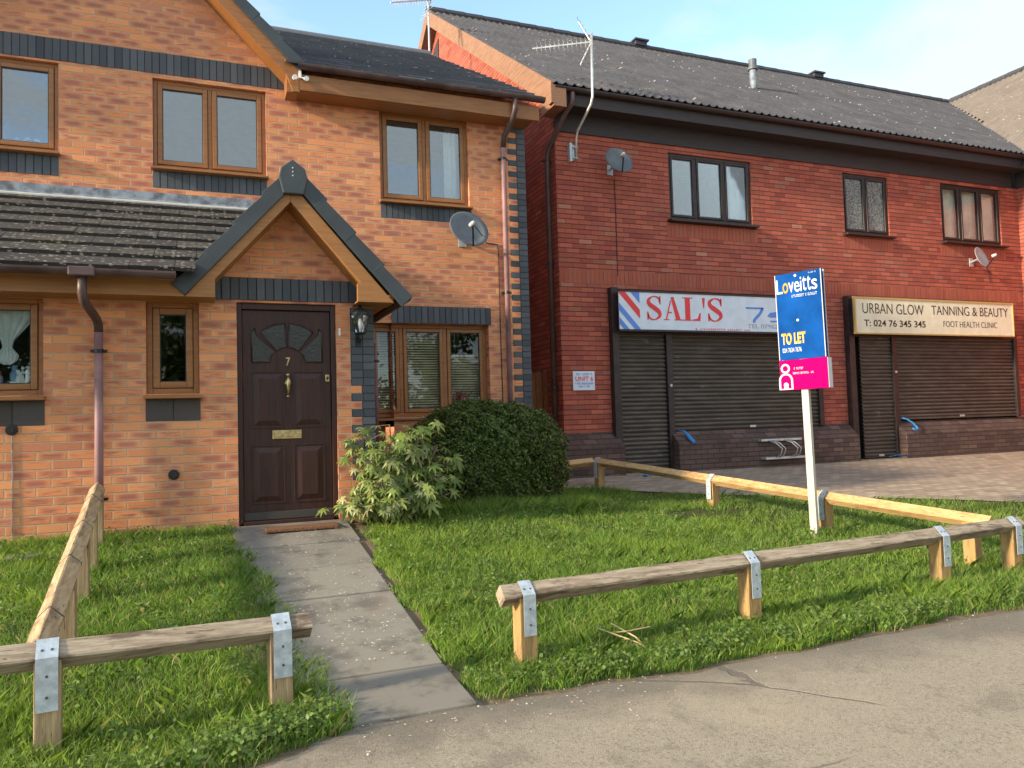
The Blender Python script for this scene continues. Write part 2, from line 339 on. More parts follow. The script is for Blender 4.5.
# ------------------------------------------------------------------ mesh builder
class MB:
    def __init__(s): s.v = []; s.f = []; s.m = []; s.cm = 0
    def add(s, vs, fs):
        o = len(s.v); s.v += [tuple(p) for p in vs]; s.f += [tuple(i + o for i in f) for f in fs]; s.m += [s.cm] * len(fs); return s
    def box(s, x0, x1, y0, y1, z0, z1):
        return s.add([(x0, y0, z0), (x1, y0, z0), (x1, y1, z0), (x0, y1, z0), (x0, y0, z1), (x1, y0, z1), (x1, y1, z1), (x0, y1, z1)],
                     [(0, 3, 2, 1), (4, 5, 6, 7), (0, 1, 5, 4), (1, 2, 6, 5), (2, 3, 7, 6), (3, 0, 4, 7)])
    def obox(s, p0, p1, w, h, up=(0, 0, 1)):
        p0 = Vector(p0); p1 = Vector(p1); d = (p1 - p0).normalized(); up = Vector(up)
        sd = d.cross(up).normalized(); u = sd.cross(d).normalized(); vs = []
        for p in (p0, p1):
            for a, b in ((-1, -1), (1, -1), (1, 1), (-1, 1)): vs.append(p + sd * a * w / 2 + u * b * h / 2)
        return s.add(vs, [(0, 1, 2, 3), (7, 6, 5, 4), (0, 4, 5, 1), (1, 5, 6, 2), (2, 6, 7, 3), (3, 7, 4, 0)])
    def quad(s, a, b, c, d): return s.add([a, b, c, d], [(0, 1, 2, 3)])
    def poly_xz(s, pts, y0, y1):      # prism in XZ, from y0 (front) to y1
        n = len(pts); ar = sum(pts[i][0] * pts[(i + 1) % n][1] - pts[(i + 1) % n][0] * pts[i][1] for i in range(n))
        if ar < 0: pts = pts[::-1]
        vs = [(x, y0, z) for x, z in pts] + [(x, y1, z) for x, z in pts]
        return s.add(vs, [tuple(range(n)), tuple(range(2 * n - 1, n - 1, -1))] + [(i, i + n, (i + 1) % n + n, (i + 1) % n) for i in range(n)])
    def poly_yz(s, pts, x0, x1):
        n = len(pts); ar = sum(pts[i][0] * pts[(i + 1) % n][1] - pts[(i + 1) % n][0] * pts[i][1] for i in range(n))
        if ar < 0: pts = pts[::-1]
        vs = [(x1, y, z) for y, z in pts] + [(x0, y, z) for y, z in pts]
        return s.add(vs, [tuple(range(n)), tuple(range(2 * n - 1, n - 1, -1))] + [(i, i + n, (i + 1) % n + n, (i + 1) % n) for i in range(n)])
    def tube(s, pts, r, n=10, cap=True):
        pts = [Vector(p) for p in pts]; rs = r if isinstance(r, (list, tuple)) else [r] * len(pts); rings = []; pu = None
        for i, p in enumerate(pts):
            d = (pts[min(i + 1, len(pts) - 1)] - pts[max(i - 1, 0)]).normalized()
            if pu is None: pu = Vector((0, 0, 1)) if abs(d.z) < .9 else Vector((0, 1, 0))
            sd = d.cross(pu).normalized(); u = sd.cross(d).normalized(); pu = u
            rings.append([p + (sd * math.cos(2 * math.pi * k / n) + u * math.sin(2 * math.pi * k / n)) * rs[i] for k in range(n)])
        vs = [q for rg in rings for q in rg]; fs = []
        for i in range(len(pts) - 1):
            for k in range(n): fs.append((i * n + k, i * n + (k + 1) % n, (i + 1) * n + (k + 1) % n, (i + 1) * n + k))
        if cap: fs += [tuple(range(n - 1, -1, -1)), tuple((len(pts) - 1) * n + k for k in range(n))]
        return s.add(vs, fs)
    def disc(s, c, r, nrm, th=.01, n=20):
        c = Vector(c); nrm = Vector(nrm).normalized(); return s.tube([c, c + nrm * th], r, n)
    def build(s, name, mat, parent=None, smooth=False, local=False, bevel=0, solid=0):
        me = bpy.data.meshes.new(name)
        off = Vector((0, 0, 0))
        if parent is not None and not local:
            p = parent
            while p is not None: off += p.location; p = p.parent
        vs = np.array(s.v, dtype=np.float64) - np.array(off)
        me.from_pydata(vs.tolist(), [], s.f)
        mats = mat if isinstance(mat, (list, tuple)) else [mat]
        for mm in mats: me.materials.append(mm)
        if len(mats) > 1: me.polygons.foreach_set('material_index', s.m)
        if smooth: me.polygons.foreach_set('use_smooth', [True] * len(me.polygons))
        me.update()
        o = bpy.data.objects.new(name, me); COL.objects.link(o)
        if parent is not None: o.parent = parent
        if bevel:
            b = o.modifiers.new('bevel', 'BEVEL'); b.width = bevel; b.segments = 2; b.limit_method = 'ANGLE'
        return o

def thing(name, label, cat, loc=(0, 0, 0), group=None):
    o = bpy.data.objects.new(name, None); COL.objects.link(o); o.location = loc; o.empty_display_size = .1
    o['label'] = label; o['category'] = cat
    if group: o['group'] = group
    return o
def tag(o, label, cat, group=None):
    o['label'] = label; o['category'] = cat
    if group: o['group'] = group
    return o
def kind(o, k, label=None, cat=None):
    o['kind'] = k
    if label: o['label'] = label
    if cat: o['category'] = cat
    return o

def sm01(a, b, x):
    t = min(1, max(0, (x - a) / (b - a))); return t * t * (3 - 2 * t)
def gz(x, y):
    zl = float(np.interp(y, [3.9, 7.3, 7.5], [-1.34, -.888, -.885]))
    zr = float(np.interp(y, [3.9, 5.84, 7.36, 9.6, 10.3], [-1.33, -1.18, -1.05, -.93, -.86]))
    if y < 3.9: zl = zr = -1.34 - .02 * (3.9 - max(y, .5)); zr = zl + (.01 if y > 3.5 else 0)
    w = sm01(1.5, 5.2, x); return zl * (1 - w) + zr * w
def gzv(x, y): return np.array([gz(a, b) for a, b in zip(x, y)])

# ------------------------------------------------------------------ ground, pavement, road, paving, path
def edge_y(x):
    b = float(np.interp(x, [-9, -.9, -.3, .15, .45, .63, 1.2, 1.45, 2.4, 3.5, 4.4, 5.2, 9, 18], [3.2, 3.25, 3.28, 3.34, 3.47, 3.56, 3.60, 3.62, 3.56, 3.58, 3.63, 3.60, 3.6, 3.6]))
    return b + .018 * math.sin(x * 7.3) + .012 * math.sin(x * 17.1 + 1)
def plaza_y(x):
    return float(np.interp(x, [4.0, 4.5, 4.95, 5.87, 7.06, 8.28, 9.05, 12, 16, 18], [9.75, 9.6, 9.25, 8.27, 7.42, 6.79, 6.28, 4.6, 3.6, 3.6])) + .02 * math.sin(x * 9)

def ground():
    xs = np.unique(np.concatenate([[-300, -120, -50, -20, -9], np.arange(-8, 17.01, .25), [20, 40, 100, 300]]))
    ys = np.unique(np.concatenate([[-300, -100, -40, -15, -7, 0, .45], np.arange(.6, 12.1, .2), [16, 30, 80, 300]]))
    b = MB(); vs = []
    for y in ys:
        for x in xs:
            z = gz(float(np.clip(x, -8, 17)), float(y)) if y > .5 else -1.56
            if y <= .6: z = -1.56
            vs.append((x, y, z))
    nx = len(xs); fs = [(j * nx + i, j * nx + i + 1, (j + 1) * nx + i + 1, (j + 1) * nx + i) for j in range(len(ys) - 1) for i in range(nx - 1)]
    b.add(vs, fs); kind(b.build('ground', M['soil'], smooth=True), 'structure')
ground()
b = MB(); xs = np.arange(-9, 18.01, .05); vs = []; K = 14
for x in xs:
    e = edge_y(x)
    for k in range(K + 1):
        y = .62 + (e - .62) * k / K
        vs.append((x, y, gz(x, y) + .008 - (.012 if k == K and not .45 < x < 1.23 else 0)))
b.add(vs, [(i * (K + 1) + k, (i + 1) * (K + 1) + k, (i + 1) * (K + 1) + k + 1, i * (K + 1) + k + 1) for i in range(len(xs) - 1) for k in range(K)])
kind(b.build('pavement', M['asphalt'], smooth=True), 'structure')
b = MB()
for i in range(30): b.box(-9 + i * .92, -9 + i * .92 + .91, .48, .618, -1.62, -1.388)
kind(b.build('kerb', M['slab']), 'structure')
b = MB(); b.quad((-60, -7, -1.53), (60, -7, -1.53), (60, .479, -1.53), (-60, .479, -1.53))
kind(b.build('road', M['asphalt']), 'structure')
b = MB(); xs = np.arange(4.05, 15.41, .08); K = 16; vs = []
for x in xs:
    e = plaza_y(x)
    for k in range(K + 1):
        y = e + (10.5 - e) * k / K; vs.append((x, y, gz(x, y) + .012))
b.add(vs, [(i * (K + 1) + k, (i + 1) * (K + 1) + k, (i + 1) * (K + 1) + k + 1, i * (K + 1) + k + 1) for i in range(len(xs) - 1) for k in range(K)])
kind(b.build('block_paving', M['pavers'], smooth=True), 'structure')
b = MB()
for (y0, y1, xa, xb) in ((3.53, 4.08, .50, 1.20), (4.095, 5.295, .42, 1.20), (5.31, 5.945, .32, 1.20), (5.96, 6.60, .28, 1.22), (6.615, 7.23, .24, 1.24)):
    dz = random.uniform(0, .006); n = 5; z0 = gz(xa, y0); z1 = gz(xa, y1)
    a = .5 * (xa + xb); o = len(b.v)
    b.add([(xa, y0, z0 - .05), (xb, y0, z0 - .05), (xb, y1, z1 - .05), (xa, y1, z1 - .05), (xa, y0, z0 + .022 + dz), (xb, y0, z0 + .024 + dz), (xb, y1, z1 + .022 + dz), (xa, y1, z1 + .02 + dz)],
          [(0, 3, 2, 1), (4, 5, 6, 7), (0, 1, 5, 4), (1, 2, 6, 5), (2, 3, 7, 6), (3, 0, 4, 7)])
kind(b.build('garden_path', M['slab'], bevel=.008), 'structure')
b = MB(); b.box(.22, 1.28, 7.24, 7.40, -.95, -.868)
kind(b.build('doorstep', M['slab'], bevel=.006), 'structure')

# ------------------------------------------------------------------ walls with openings
def wall_xz(b, x0, x1, z0, z1, y, holes, depth=.12, flip=False):
    xs = sorted({x0, x1, *[h[0] for h in holes], *[h[1] for h in holes]}); zs = sorted({z0, z1, *[h[2] for h in holes], *[h[3] for h in holes]})
    xs = [v for v in xs if x0 <= v <= x1]; zs = [v for v in zs if z0 <= v <= z1]
    for i in range(len(xs) - 1):
        for j in range(len(zs) - 1):
            cx = (xs[i] + xs[i + 1]) / 2; cz = (zs[j] + zs[j + 1]) / 2
            if any(h[0] < cx < h[1] and h[2] < cz < h[3] for h in holes): continue
            b.quad((xs[i], y, zs[j]), (xs[i + 1], y, zs[j]), (xs[i + 1], y, zs[j + 1]), (xs[i], y, zs[j + 1]))
    for (a, c, d, e) in holes:
        a, c, d, e = max(a, x0), min(c, x1), max(d, z0), min(e, z1); Y = y + depth
        b.quad((a, y, d), (a, Y, d), (a, Y, e), (a, y, e)); b.quad((c, y, e), (c, Y, e), (c, Y, d), (c, y, d))
        b.quad((a, y, e), (a, Y, e), (c, Y, e), (c, y, e)); b.quad((a, y, d), (c, y, d), (c, Y, d), (a, Y, d))

def soldiers(name, x0, x1, z0, z1, y, parent, mat, mort, proud=.004, w=.065, gap=.010, back=.03, rows=1):
    n = max(1, round((x1 - x0 + gap) / (w + gap))); st = (x1 - x0 + gap) / n; b = MB(); b.cm = 0
    for r_ in range(rows):
        za = z0 + (z1 - z0) * r_ / rows; zb = z0 + (z1 - z0) * (r_ + 1) / rows - (gap if rows > 1 else 0)
        for i in range(n):
            j = random.uniform(-.0015, .0015)
            b.box(x0 + i * st + j, x0 + i * st + st - gap + j, y - proud + random.uniform(-.0015, .001), y + back, za + random.uniform(0, .003), zb - random.uniform(0, .003))
    b.cm = 1; b.box(x0 - .001, x1 + .001, y - .0006, y + back - .003, z0 - .001, z1 + .001)
    return b.build(name, [mat, mort], parent, bevel=0)

def window(parent, x0, x1, z0, z1, y, splits, fm, gm, fw=.045, sw=.05, sill=True, silldrop=.04, opening=None, sillmat=None, sillx=.02):
    """frame with sashes; y is the face of the frame; splits = x positions of mullion centres"""
    b = MB(); d = .06
    b.box(x0, x0 + fw, y, y + d, z0, z1); b.box(x1 - fw, x1, y, y + d, z0, z1)
    b.box(x0 + fw, x1 - fw, y, y + d, z1 - fw, z1); b.box(x0 + fw, x1 - fw, y, y + d, z0, z0 + fw)
    ed = [x0 + fw] + [c for s_ in splits for c in (s_ - fw / 2, s_ + fw / 2)] + [x1 - fw]
    for s_ in splits: b.box(s_ - fw / 2, s_ + fw / 2, y, y + d, z0 + fw, z1 - fw)
    panes = []
    for i in range(0, len(ed), 2):
        a, c = ed[i] + .003, ed[i + 1] - .003; e, g = z0 + fw + .003, z1 - fw - .003; ys = y - .012
        b.box(a, a + sw, ys, y + .05, e, g); b.box(c - sw, c, ys, y + .05, e, g)
        b.box(a + sw, c - sw, ys, y + .05, g - sw, g); b.box(a + sw, c - sw, ys, y + .05, e, e + sw)
        panes.append((a + sw, c - sw, e + sw, g - sw))
    w = b.build('window', fm, parent, bevel=.006)
    for k, (a, c, e, g) in enumerate(panes):
        p = MB(); p.box(a + .0005, c - .0005, y + .012, y + .018, e + .0005, g - .0005); p.build('pane', gm, w)
        q = MB(); t_ = .008
        q.box(a, a + t_, y + .002, y + .012, e, g); q.box(c - t_, c, y + .002, y + .012, e, g); q.box(a + t_, c - t_, y + .002, y + .012, g - t_, g); q.box(a + t_, c - t_, y + .002, y + .012, e, e + t_)
        q.build('seal', M['black'], w)
    if sill:
        s_ = MB(); s_.poly_yz([(y - .14, z0 - silldrop), (y - .14, z0 - .018), (y + .03, z0 - .002), (y + .03, z0 - silldrop)], x0 - sillx, x1 + sillx)
        s_.build('sill', sillmat or fm, w, bevel=.004)
    return w

def rooms(parent, specs, mat):
    for (x0, x1, z0, z1, y, dp) in specs:
        b = MB(); Y = y + dp; e = .12; a, c, d, g = x0 - e, x1 + e, z0 - e, z1 + e
        b.quad((a, Y, d), (c, Y, d), (c, Y, g), (a, Y, g)); b.quad((a, y, d), (a, Y, d), (a, Y, g), (a, y, g)); b.quad((c, y, g), (c, Y, g), (c, Y, d), (c, y, d))
        b.quad((a, y, g), (a, Y, g), (c, Y, g), (c, y, g)); b.quad((a, y, d), (c, y, d), (c, Y, d), (a, Y, d))
        b.build('interior', mat, parent)

def flat_tiles(b, x0, x1, p0, p1, tw=.33, gauge=.335, th=.022, skip=None, jit=.004, xmax=None):
    """p0=(y,z) eave, p1=(y,z) ridge, rows of overlapping flat tiles running along x"""
    L = math.hypot(p1[0] - p0[0], p1[1] - p0[1]); n = max(1, round(L / gauge)); g = L / n
    uy, uz = (p1[0] - p0[0]) / L, (p1[1] - p0[1]) / L; ny, nz_ = -uz, uy
    for r_ in range(n):
        off = (r_ % 2) * tw / 2; k = int((x1 - x0) / tw) + 2
        for i in range(k):
            a = x0 - off + i * tw; c = a + tw - .004; a = max(a, x0); c = min(c, x1)
            s0 = r_ * g - .01; s1 = (r_ + 1) * g + .02; s1 = min(s1, L)
            if xmax: c = min(c, xmax(p0[0] + uy * s0, p0[1] + uz * s0))
            if c - a < .03: continue
            cy = p0[0] + uy * (s0 + s1) / 2; cz = p0[1] + uz * (s0 + s1) / 2
            if skip and skip((a + c) / 2, cy, cz): continue
            j = random.uniform(-jit, jit); lo = th + .004 + j; hi = .004
            def P(x, s, h): return (x, p0[0] + uy * s + ny * h, p0[1] + uz * s + nz_ * h)
            b.add([P(a, s0, lo - th), P(c, s0, lo - th), P(c, s1, -.006), P(a, s1, -.006), P(a, s0, lo + .003), P(c, s0, lo + .003), P(c, s1, hi), P(a, s1, hi)],
                  [(0, 3, 2, 1), (4, 5, 6, 7), (0, 1, 5, 4), (1, 2, 6, 5), (2, 3, 7, 6), (3, 0, 4, 7)])

def roll_tiles(b, u0, u1, p0, p1, along='x', tw=.30, gauge=.345, clip=None, amp=.022, per=.15):
    amp = .036
    """wavy interlocking tiles; p0,p1=(v,z). along x: v=y ; along y: v=x"""
    L = math.hypot(p1[0] - p0[0], p1[1] - p0[1]); n = round(L / gauge); g = L / n
    uv, uz = (p1[0] - p0[0]) / L, (p1[1] - p0[1]) / L
    m = int(round((u1 - u0) / tw)); sub = 12
    prof = []
    for k in range(sub + 1):
        ph = (k / sub * tw) % per / per if k < sub else 0.
        prof.append(amp * (math.exp(-((ph - .5) / .17) ** 2)))
    for r_ in range(n):
        s0 = r_ * g; s1 = (r_ + 1) * g + .015
        for i in range(m):
            a = u0 + i * tw; mid = a + tw / 2; v = p0[0] + uv * (s0 + s1) / 2
            if clip and not clip(mid, v): continue
            j = random.uniform(-.003, .003); vs = []
            for k in range(sub + 1):
                u = a + (tw - .003) * k / sub; h = prof[k]
                for (s_, hh) in ((s0, h - .004), (s0, h + .006 + j * .5), (s1, h + .004 + j)):
                    vv = p0[0] + uv * s_ - uz * hh; z = p0[1] + uz * s_ + abs(uv) * hh
                    vs.append((u, vv, z) if along == 'x' else (vv, u, z))
            fs = []
            for k in range(sub):
                q = k * 3
                f1 = (q, q + 3, q + 4, q + 1); f2 = (q + 1, q + 4, q + 5, q + 2)
                if along != 'x': f1 = f1[::-1]; f2 = f2[::-1]
                fs += [f1, f2]
            b.add(vs, fs)

def gutter(name, x0, x1, y, z, parent, mat, r=.056, axis='x', brackets=1.0):
    b = MB(); n = 10; pr = []
    for k in range(n + 1):
        a = math.pi + math.pi * k / n; pr.append((math.cos(a) * r, math.sin(a) * r))
    prof = pr + [(p[0] * .9, p[1] * .9) for p in reversed(pr)]
    if axis == 'x': b.poly_yz([(y + p[0], z + p[1]) for p in prof], x0, x1)
    else: b.poly_xz([(y + p[0], z + p[1]) for p in prof], x0, x1)
    k = x0 + brackets * .35
    while k < x1:
        pr2 = [(p[0] * 1.08, p[1] * 1.08) for p in pr]; pf = pr2 + [(p[0] * 1.0, p[1] * 1.0) for p in reversed(pr)]
        if axis == 'x': b.poly_yz([(y + p[0], z + p[1] + .001) for p in pf], k, k + .035)
        else: b.poly_xz([(y + p[0], z + p[1] + .001) for p in pf], k, k + .035)
        k += brackets
    return b.build(name, mat, parent)

# ================================================================== ORANGE HOUSE
H = thing('terraced_house', 'orange brick house with gabled porch, brown door and golden oak windows', 'house', (0, 9.3, -.9))
YU = 9.3; YL = 7.4
W0 = (-2.62, -1.40, 3.02, 4.0); W1 = (-.482, .728, 2.957, 3.972); W2 = (2.075, 3.235, 2.79, 3.93)
BAY = (1.9, 3.45, .10, 1.262)
KW = (-2.62, -1.225, .337, 1.15); SW_ = (-.448, -.018, .335, 1.15); DOOR = (.30, 1.192, -.90, 1.165)
b = MB()
# upper wall incl. the main gable triangle
wall_xz(b, -7, 4.03, 1.26, 4.28, YU, [W0, W1, W2])
ax, az, sl = -.935, 6.05, 1.0
b.add([(ax - (az - 4.28), YU, 4.28), (ax + (az - 4.28), YU, 4.28), (ax, YU, az)], [(0, 1, 2)])
# ground floor right of the porch: recess, bay
wall_xz(b, 2.18, 4.03, -1.1, 1.26, YU, [BAY], .2)
b.quad((1.5, YU + .8, -1.1), (2.2, YU + .8, -1.1), (2.2, YU + .8, 1.3), (1.5, YU + .8, 1.3)); b.quad((1.5, YU, 1.262), (2.2, YU, 1.262), (2.2, YU + .8, 1.262), (1.5, YU + .8, 1.262))
b.quad((1.5, YU + .25, -1.1), (2.13, YU + .25, -1.1), (2.13, YU + .25, .1), (1.5, YU + .25, .1))
b.quad((4.03, YU, -1.1), (4.03, 18.9, -1.1), (4.03, 18.9, 4.2), (4.03, YU, 4.2))
b.add([(4.03, YU, 4.2), (4.03, 18.9, 4.2), (4.03, 14.1, 7.05)], [(0, 1, 2)])
b.quad((4.03, 18.9, -1.1), (-7, 18.9, -1.1), (-7, 18.9, 4.2), (4.03, 18.9, 4.2)); b.quad((-7, 7.4, -1.1), (-7, 18.9, -1.1), (-7, 18.9, 4.2), (-7, 7.4, 1.3)); b.add([(-7, 9.3, 4.2), (-7, 18.9, 4.2), (-7, 14.1, 7.05)], [(0, 1, 2)])
# projecting ground floor
wall_xz(b, -7, 1.55, -1.1, 1.28, YL, [KW, SW_, DOOR])
b.quad((1.55, YL, -1.1), (1.55, YU + .3, -1.1), (1.55, YU + .3, 1.28), (1.55, YL, 1.28))
# porch gable tympanum
b.add([(.02, YL, 1.28), (1.50, YL, 1.28), (.757, YL, 2.13)], [(0, 1, 2)])
b.build('wall', M['brick_o'], H)
rooms(H, [(*W0, YU + .12, 2.2), (*W1, YU + .12, 2.2), (*W2, YU + .12, 2.2)], M['room_g'])
rooms(H, [(*BAY, YU + .2, 1.6), (*KW, YL + .12, 1.5), (*SW_, YL + .12, 1.5)], M['room'])

soldiers('soldier_course', -2.8, .935, 4.022, 4.265, YU, H, M['blue'], M['mortar_d'])
soldiers('soldier_course', W1[0], W1[1], 2.725, 2.915, YU, H, M['blue'], M['mortar_d'])
soldiers('soldier_course', W0[0], W0[1], 2.765, 2.978, YU, H, M['blue'], M['mortar_d'])
soldiers('soldier_course', W2[0], W2[1] + .02, 2.57, 2.748, YU, H, M['blue'], M['mortar_d'])
soldiers('soldier_course', .10, 1.385, 1.186, 1.394, YL, H, M['blue'], M['mortar_d'], proud=.01)
soldiers('soldier_course', 2.18, 3.482, 1.262, 1.478, YU, H, M['blue'], M['mortar_d'], proud=.012)
soldiers('soldier_course', KW[0], KW[1] + .01, .085, .292, YL, H, M['blue_brown'], M['mortar_d'], w=.215)
soldiers('soldier_course', SW_[0] - .005, SW_[1] + .005, .095, .292, YL, H, M['blue_brown'], M['mortar_d'], w=.215)
b = MB()   # soldier return above the recess
for i in range(3):
    b.box(2.163, 2.195, YU + .03 + i * .26, YU + .03 + i * .26 + .245, 1.265, 1.476)
b.cm = 1; b.box(2.166, 2.193, YU + .03, YU + .82, 1.262, 1.478)
b.build('soldier_course', [M['blue'], M['mortar_d']], H)
# blue brick quoins
def quoin(x1, y, z0, z1, full, half, zo=.885, allfull=99):
    b = MB(); k = math.floor((z0 + zo) / .075); b.cm = 0
    while k * .075 - zo < z1:
        za = k * .075 - zo + .005; zb = za + .065; w = full if (k % 2 or za > allfull) else half
        if zb <= z1 + .01:
            if w > .2: b.box(x1 - w, x1 - w / 2 - .005, y - .005, y + .03, za, zb); b.box(x1 - w / 2 + .005, x1 + .003, y - .005, y + .03, za, zb)
            else: b.box(x1 - w, x1 + .003, y - .005, y + .03, za, zb)
            b.cm = 1; b.box(x1 - w - .008, x1 + .001, y - .001, y + .028, za - .0051, za + .0699); b.cm = 0
        k += 1
    return b.build('quoin', [M['blue'], M['mortar_d']], H)
quoin(4.03, YU, -.9, 3.95, .235, .115)
quoin(1.55, YL, -.9, 1.15, .215, .115, allfull=.42)

# roofs
b = MB()
def over_gable(x, y, z): return z < az + .14 - abs(x - ax) * sl + .02 and y < 14.1
flat_tiles(b, -7, 4.15, (8.93, 4.19), (14.1, 7.16), tw=.33, gauge=.30, skip=lambda x, y, z: over_gable(x, y, z))
b.quad((1.12, 8.97, 4.175), (4.13, 8.97, 4.175), (4.13, 14.1, 7.13), (1.12, 14.1, 7.13))
rf = b.build('roof', M['tile'], H)
b = MB(); b.tube([(-7, 14.1, 7.14), (4.17, 14.1, 7.14)], .10, 12); b.quad((-7, 14.1, 7.12), (4.15, 14.1, 7.12), (4.15, 19.2, 4.15), (-7, 19.2, 4.15))
b.build('ridge', M['tile'], rf)
b = MB()   # cross gable roof: rows of tiles on both slopes
sx = 2.10
for side in (1, -1):
    L = math.hypot(sx + .1, (sx + .1) * sl); n = 9; g = L / n
    for r_ in range(n):
        m_ = 16
        for i in range(m_):
            y0 = 9.02 + i * .33 + (r_ % 2) * .16; y1 = y0 + .325
            d0 = (n - r_) * g - .0; d1 = (n - r_ - 1) * g - .02
            c_ = math.sqrt(.5)
            X0 = ax + side * d0 * c_; Z0 = az + .14 - d0 * c_; X1 = ax + side * max(d1, 0) * c_; Z1 = az + .14 - max(d1, 0) * c_
            if y1 > 9.1 + (Z1 - 4.1) / .5746 + .4: continue
            o = .028 * c_; vs = [(X0 + side * o, y0, Z0 + o), (X0 + side * o, y1, Z0 + o), (X1 + side * .005, y1, Z1 + .005), (X1 + side * .005, y0, Z1 + .005),
                                 (X0, y0, Z0), (X0, y1, Z0)]
            fs = [(0, 1, 2, 3), (4, 5, 1, 0)]
            if side < 0: fs = [f[::-1] for f in fs]
            b.add(vs, fs)
b.build('gable_roof', M['tile'], H)

def verge_run(xa, za, xb, zb, y, n, wv, parent, depth=.35, flipx=1):
    """overlapping slate coloured verge units from apex (xa,za) down to the foot (xb,zb)"""
    b = MB(); dx, dz = xb - xa, zb - za; L = math.hypot(dx, dz); ux, uz = dx / L, dz / L
    nx_, nz_ = (uz, -ux) if dx > 0 else (-uz, ux)   # pointing down / inside
    if nz_ > 0: nx_, nz_ = -nx_, -nz_
    for i in range(n):
        s0 = L * i / n; s1 = L * (i + 1) / n + .03; o0 = -.004 * 0; o1 = -.018
        P = lambda s, o: (xa + ux * s + nx_ * o, za + uz * s + nz_ * o)
        yy = y - .002 * (i % 2)
        b.poly_xz([P(s0, .006), P(s1, o1), P(s1, wv), P(s0, wv)], yy - .012, yy + .02)
        b.poly_xz([P(s0, .004), P(s1, o1 - .002), P(s1, .02), P(s0, .035)], yy + .02, y + depth)
    return b.build('verge', M['verge'], parent, bevel=.004)
# main gable bargeboards (plane Y=9.0)
def barge_pair(apx, apz, foot_dx, s_, th_v, bw_v, y, yb, footz=None):
    pass
ov = az + .30  # outer verge apex
verge_run(ax, 6.30, 1.145, 6.30 - (1.145 - ax), 8.97, 8, .115, H, .25); verge_run(ax, 6.30, ax - 2.08, 6.30 - 2.08, 8.97, 8, .115, H, .25)
b = MB()
for sgn in (1, -1):
    pts = [(ax, 6.145), (ax + sgn * 2.02, 6.145 - 2.02), (ax + sgn * 2.02, 3.885), (ax + sgn * 1.94, 3.885), (ax + sgn * 1.87, 4.08), (ax, 5.95)]
    b.poly_xz(pts, 8.985, 9.02)
b.box(.94, 1.07, 9.02, 9.28, 3.885, 4.1)
b.build('bargeboard', M['oak'], H, bevel=.004)
b = MB()
for sgn in (1, -1):
    b.add([(ax, 9.02, 5.96), (ax + sgn * 1.88, 9.02, 4.08), (ax + sgn * 1.88, 9.3, 4.08), (ax, 9.3, 5.96)], [(0, 1, 2, 3)])
b.build('soffit', M['oak'], H)
# eaves of main roof on the right
b = MB(); b.box(1.072, 4.12, 8.985, 9.01, 3.91, 4.10); b.box(1.072, 4.03, 9.01, 9.298, 3.905, 3.925)
b.build('fascia', M['oak'], H, bevel=.003)
gutter('gutter', 1.06, 4.17, 8.925, 4.185, H, M['gut'], .058)
def downpipe(pts, r, mat, parent, clips=(), clipmat=None, ny=-1):
    b = MB(); b.tube(pts, r, 14); o = b.build('downpipe', mat, parent, smooth=True)
    for (x, y, z) in clips:
        c = MB(); c.tube([(x, y, z - .015), (x, y, z + .015)], r * 1.22, 14); c.box(x - r * 1.9, x + r * 1.9, y + r * .3, y + r * 1.3, z - .012, z + .012)
        c.build('pipe_clip', clipmat or M['black'], o)
    return o
downpipe([(3.76, 8.925, 4.13), (3.76, 8.93, 4.02), (3.75, 8.98, 3.93), (3.705, 9.20, 3.74), (3.70, 9.235, 3.66), (3.70, 9.24, 3.5), (3.70, 9.24, -.95)], .034, M['pipe'], H, [(3.70, 9.24, 3.45), (3.70, 9.24, 1.68), (3.70, 9.24, .2)])
downpipe([(3.76, 8.925, 4.135), (3.76, 8.93, 4.01), (3.75, 8.98, 3.92), (3.705, 9.20, 3.73), (3.70, 9.235, 3.60)], .037, M['pipe_d'], H)

# lean-to roof
b = MB(); flat_tiles(b, -7, .80, (6.93, 1.335), (9.28, 2.55), tw=.34, gauge=.345, th=.03,
                     xmax=lambda y, z: .79 - (2.36 - z) / 1.12 + .09)
b.quad((-7, 6.96, 1.325), (-.2, 6.96, 1.325), (.74, 9.28, 2.53), (-7, 9.28, 2.53))
lr = b.build('lean_to_roof', M['tile_l'], H)
b = MB(); b.box(-7, .58, 9.255, 9.296, 2.56, 2.655); b.add([(-7, 9.15, 2.508), (.55, 9.15, 2.508), (.55, 9.28, 2.585), (-7, 9.28, 2.585)], [(0, 1, 2, 3)])
b.build('lead_flashing', M['lead'], H)
b = MB(); b.add([(-7, 9.11, 2.50), (.55, 9.11, 2.50), (.55, 9.11, 2.475), (-7, 9.11, 2.475), (-7, 9.17, 2.528), (.55, 9.17, 2.528)], [(3, 2, 1, 0), (0, 1, 5, 4)])
b.build('mortar_fillet', M['mortar_l'], H)
gutter('gutter', -7, -.19, 6.90, 1.318, H, M['gut'], .056)
b = MB(); b.box(-7, -.13, 7.085, 7.11, 1.15, 1.30); b.box(-7, .115, 7.11, 7.397, 1.15, 1.165)
b.build('fascia', M['oak_d'], H, bevel=.003)
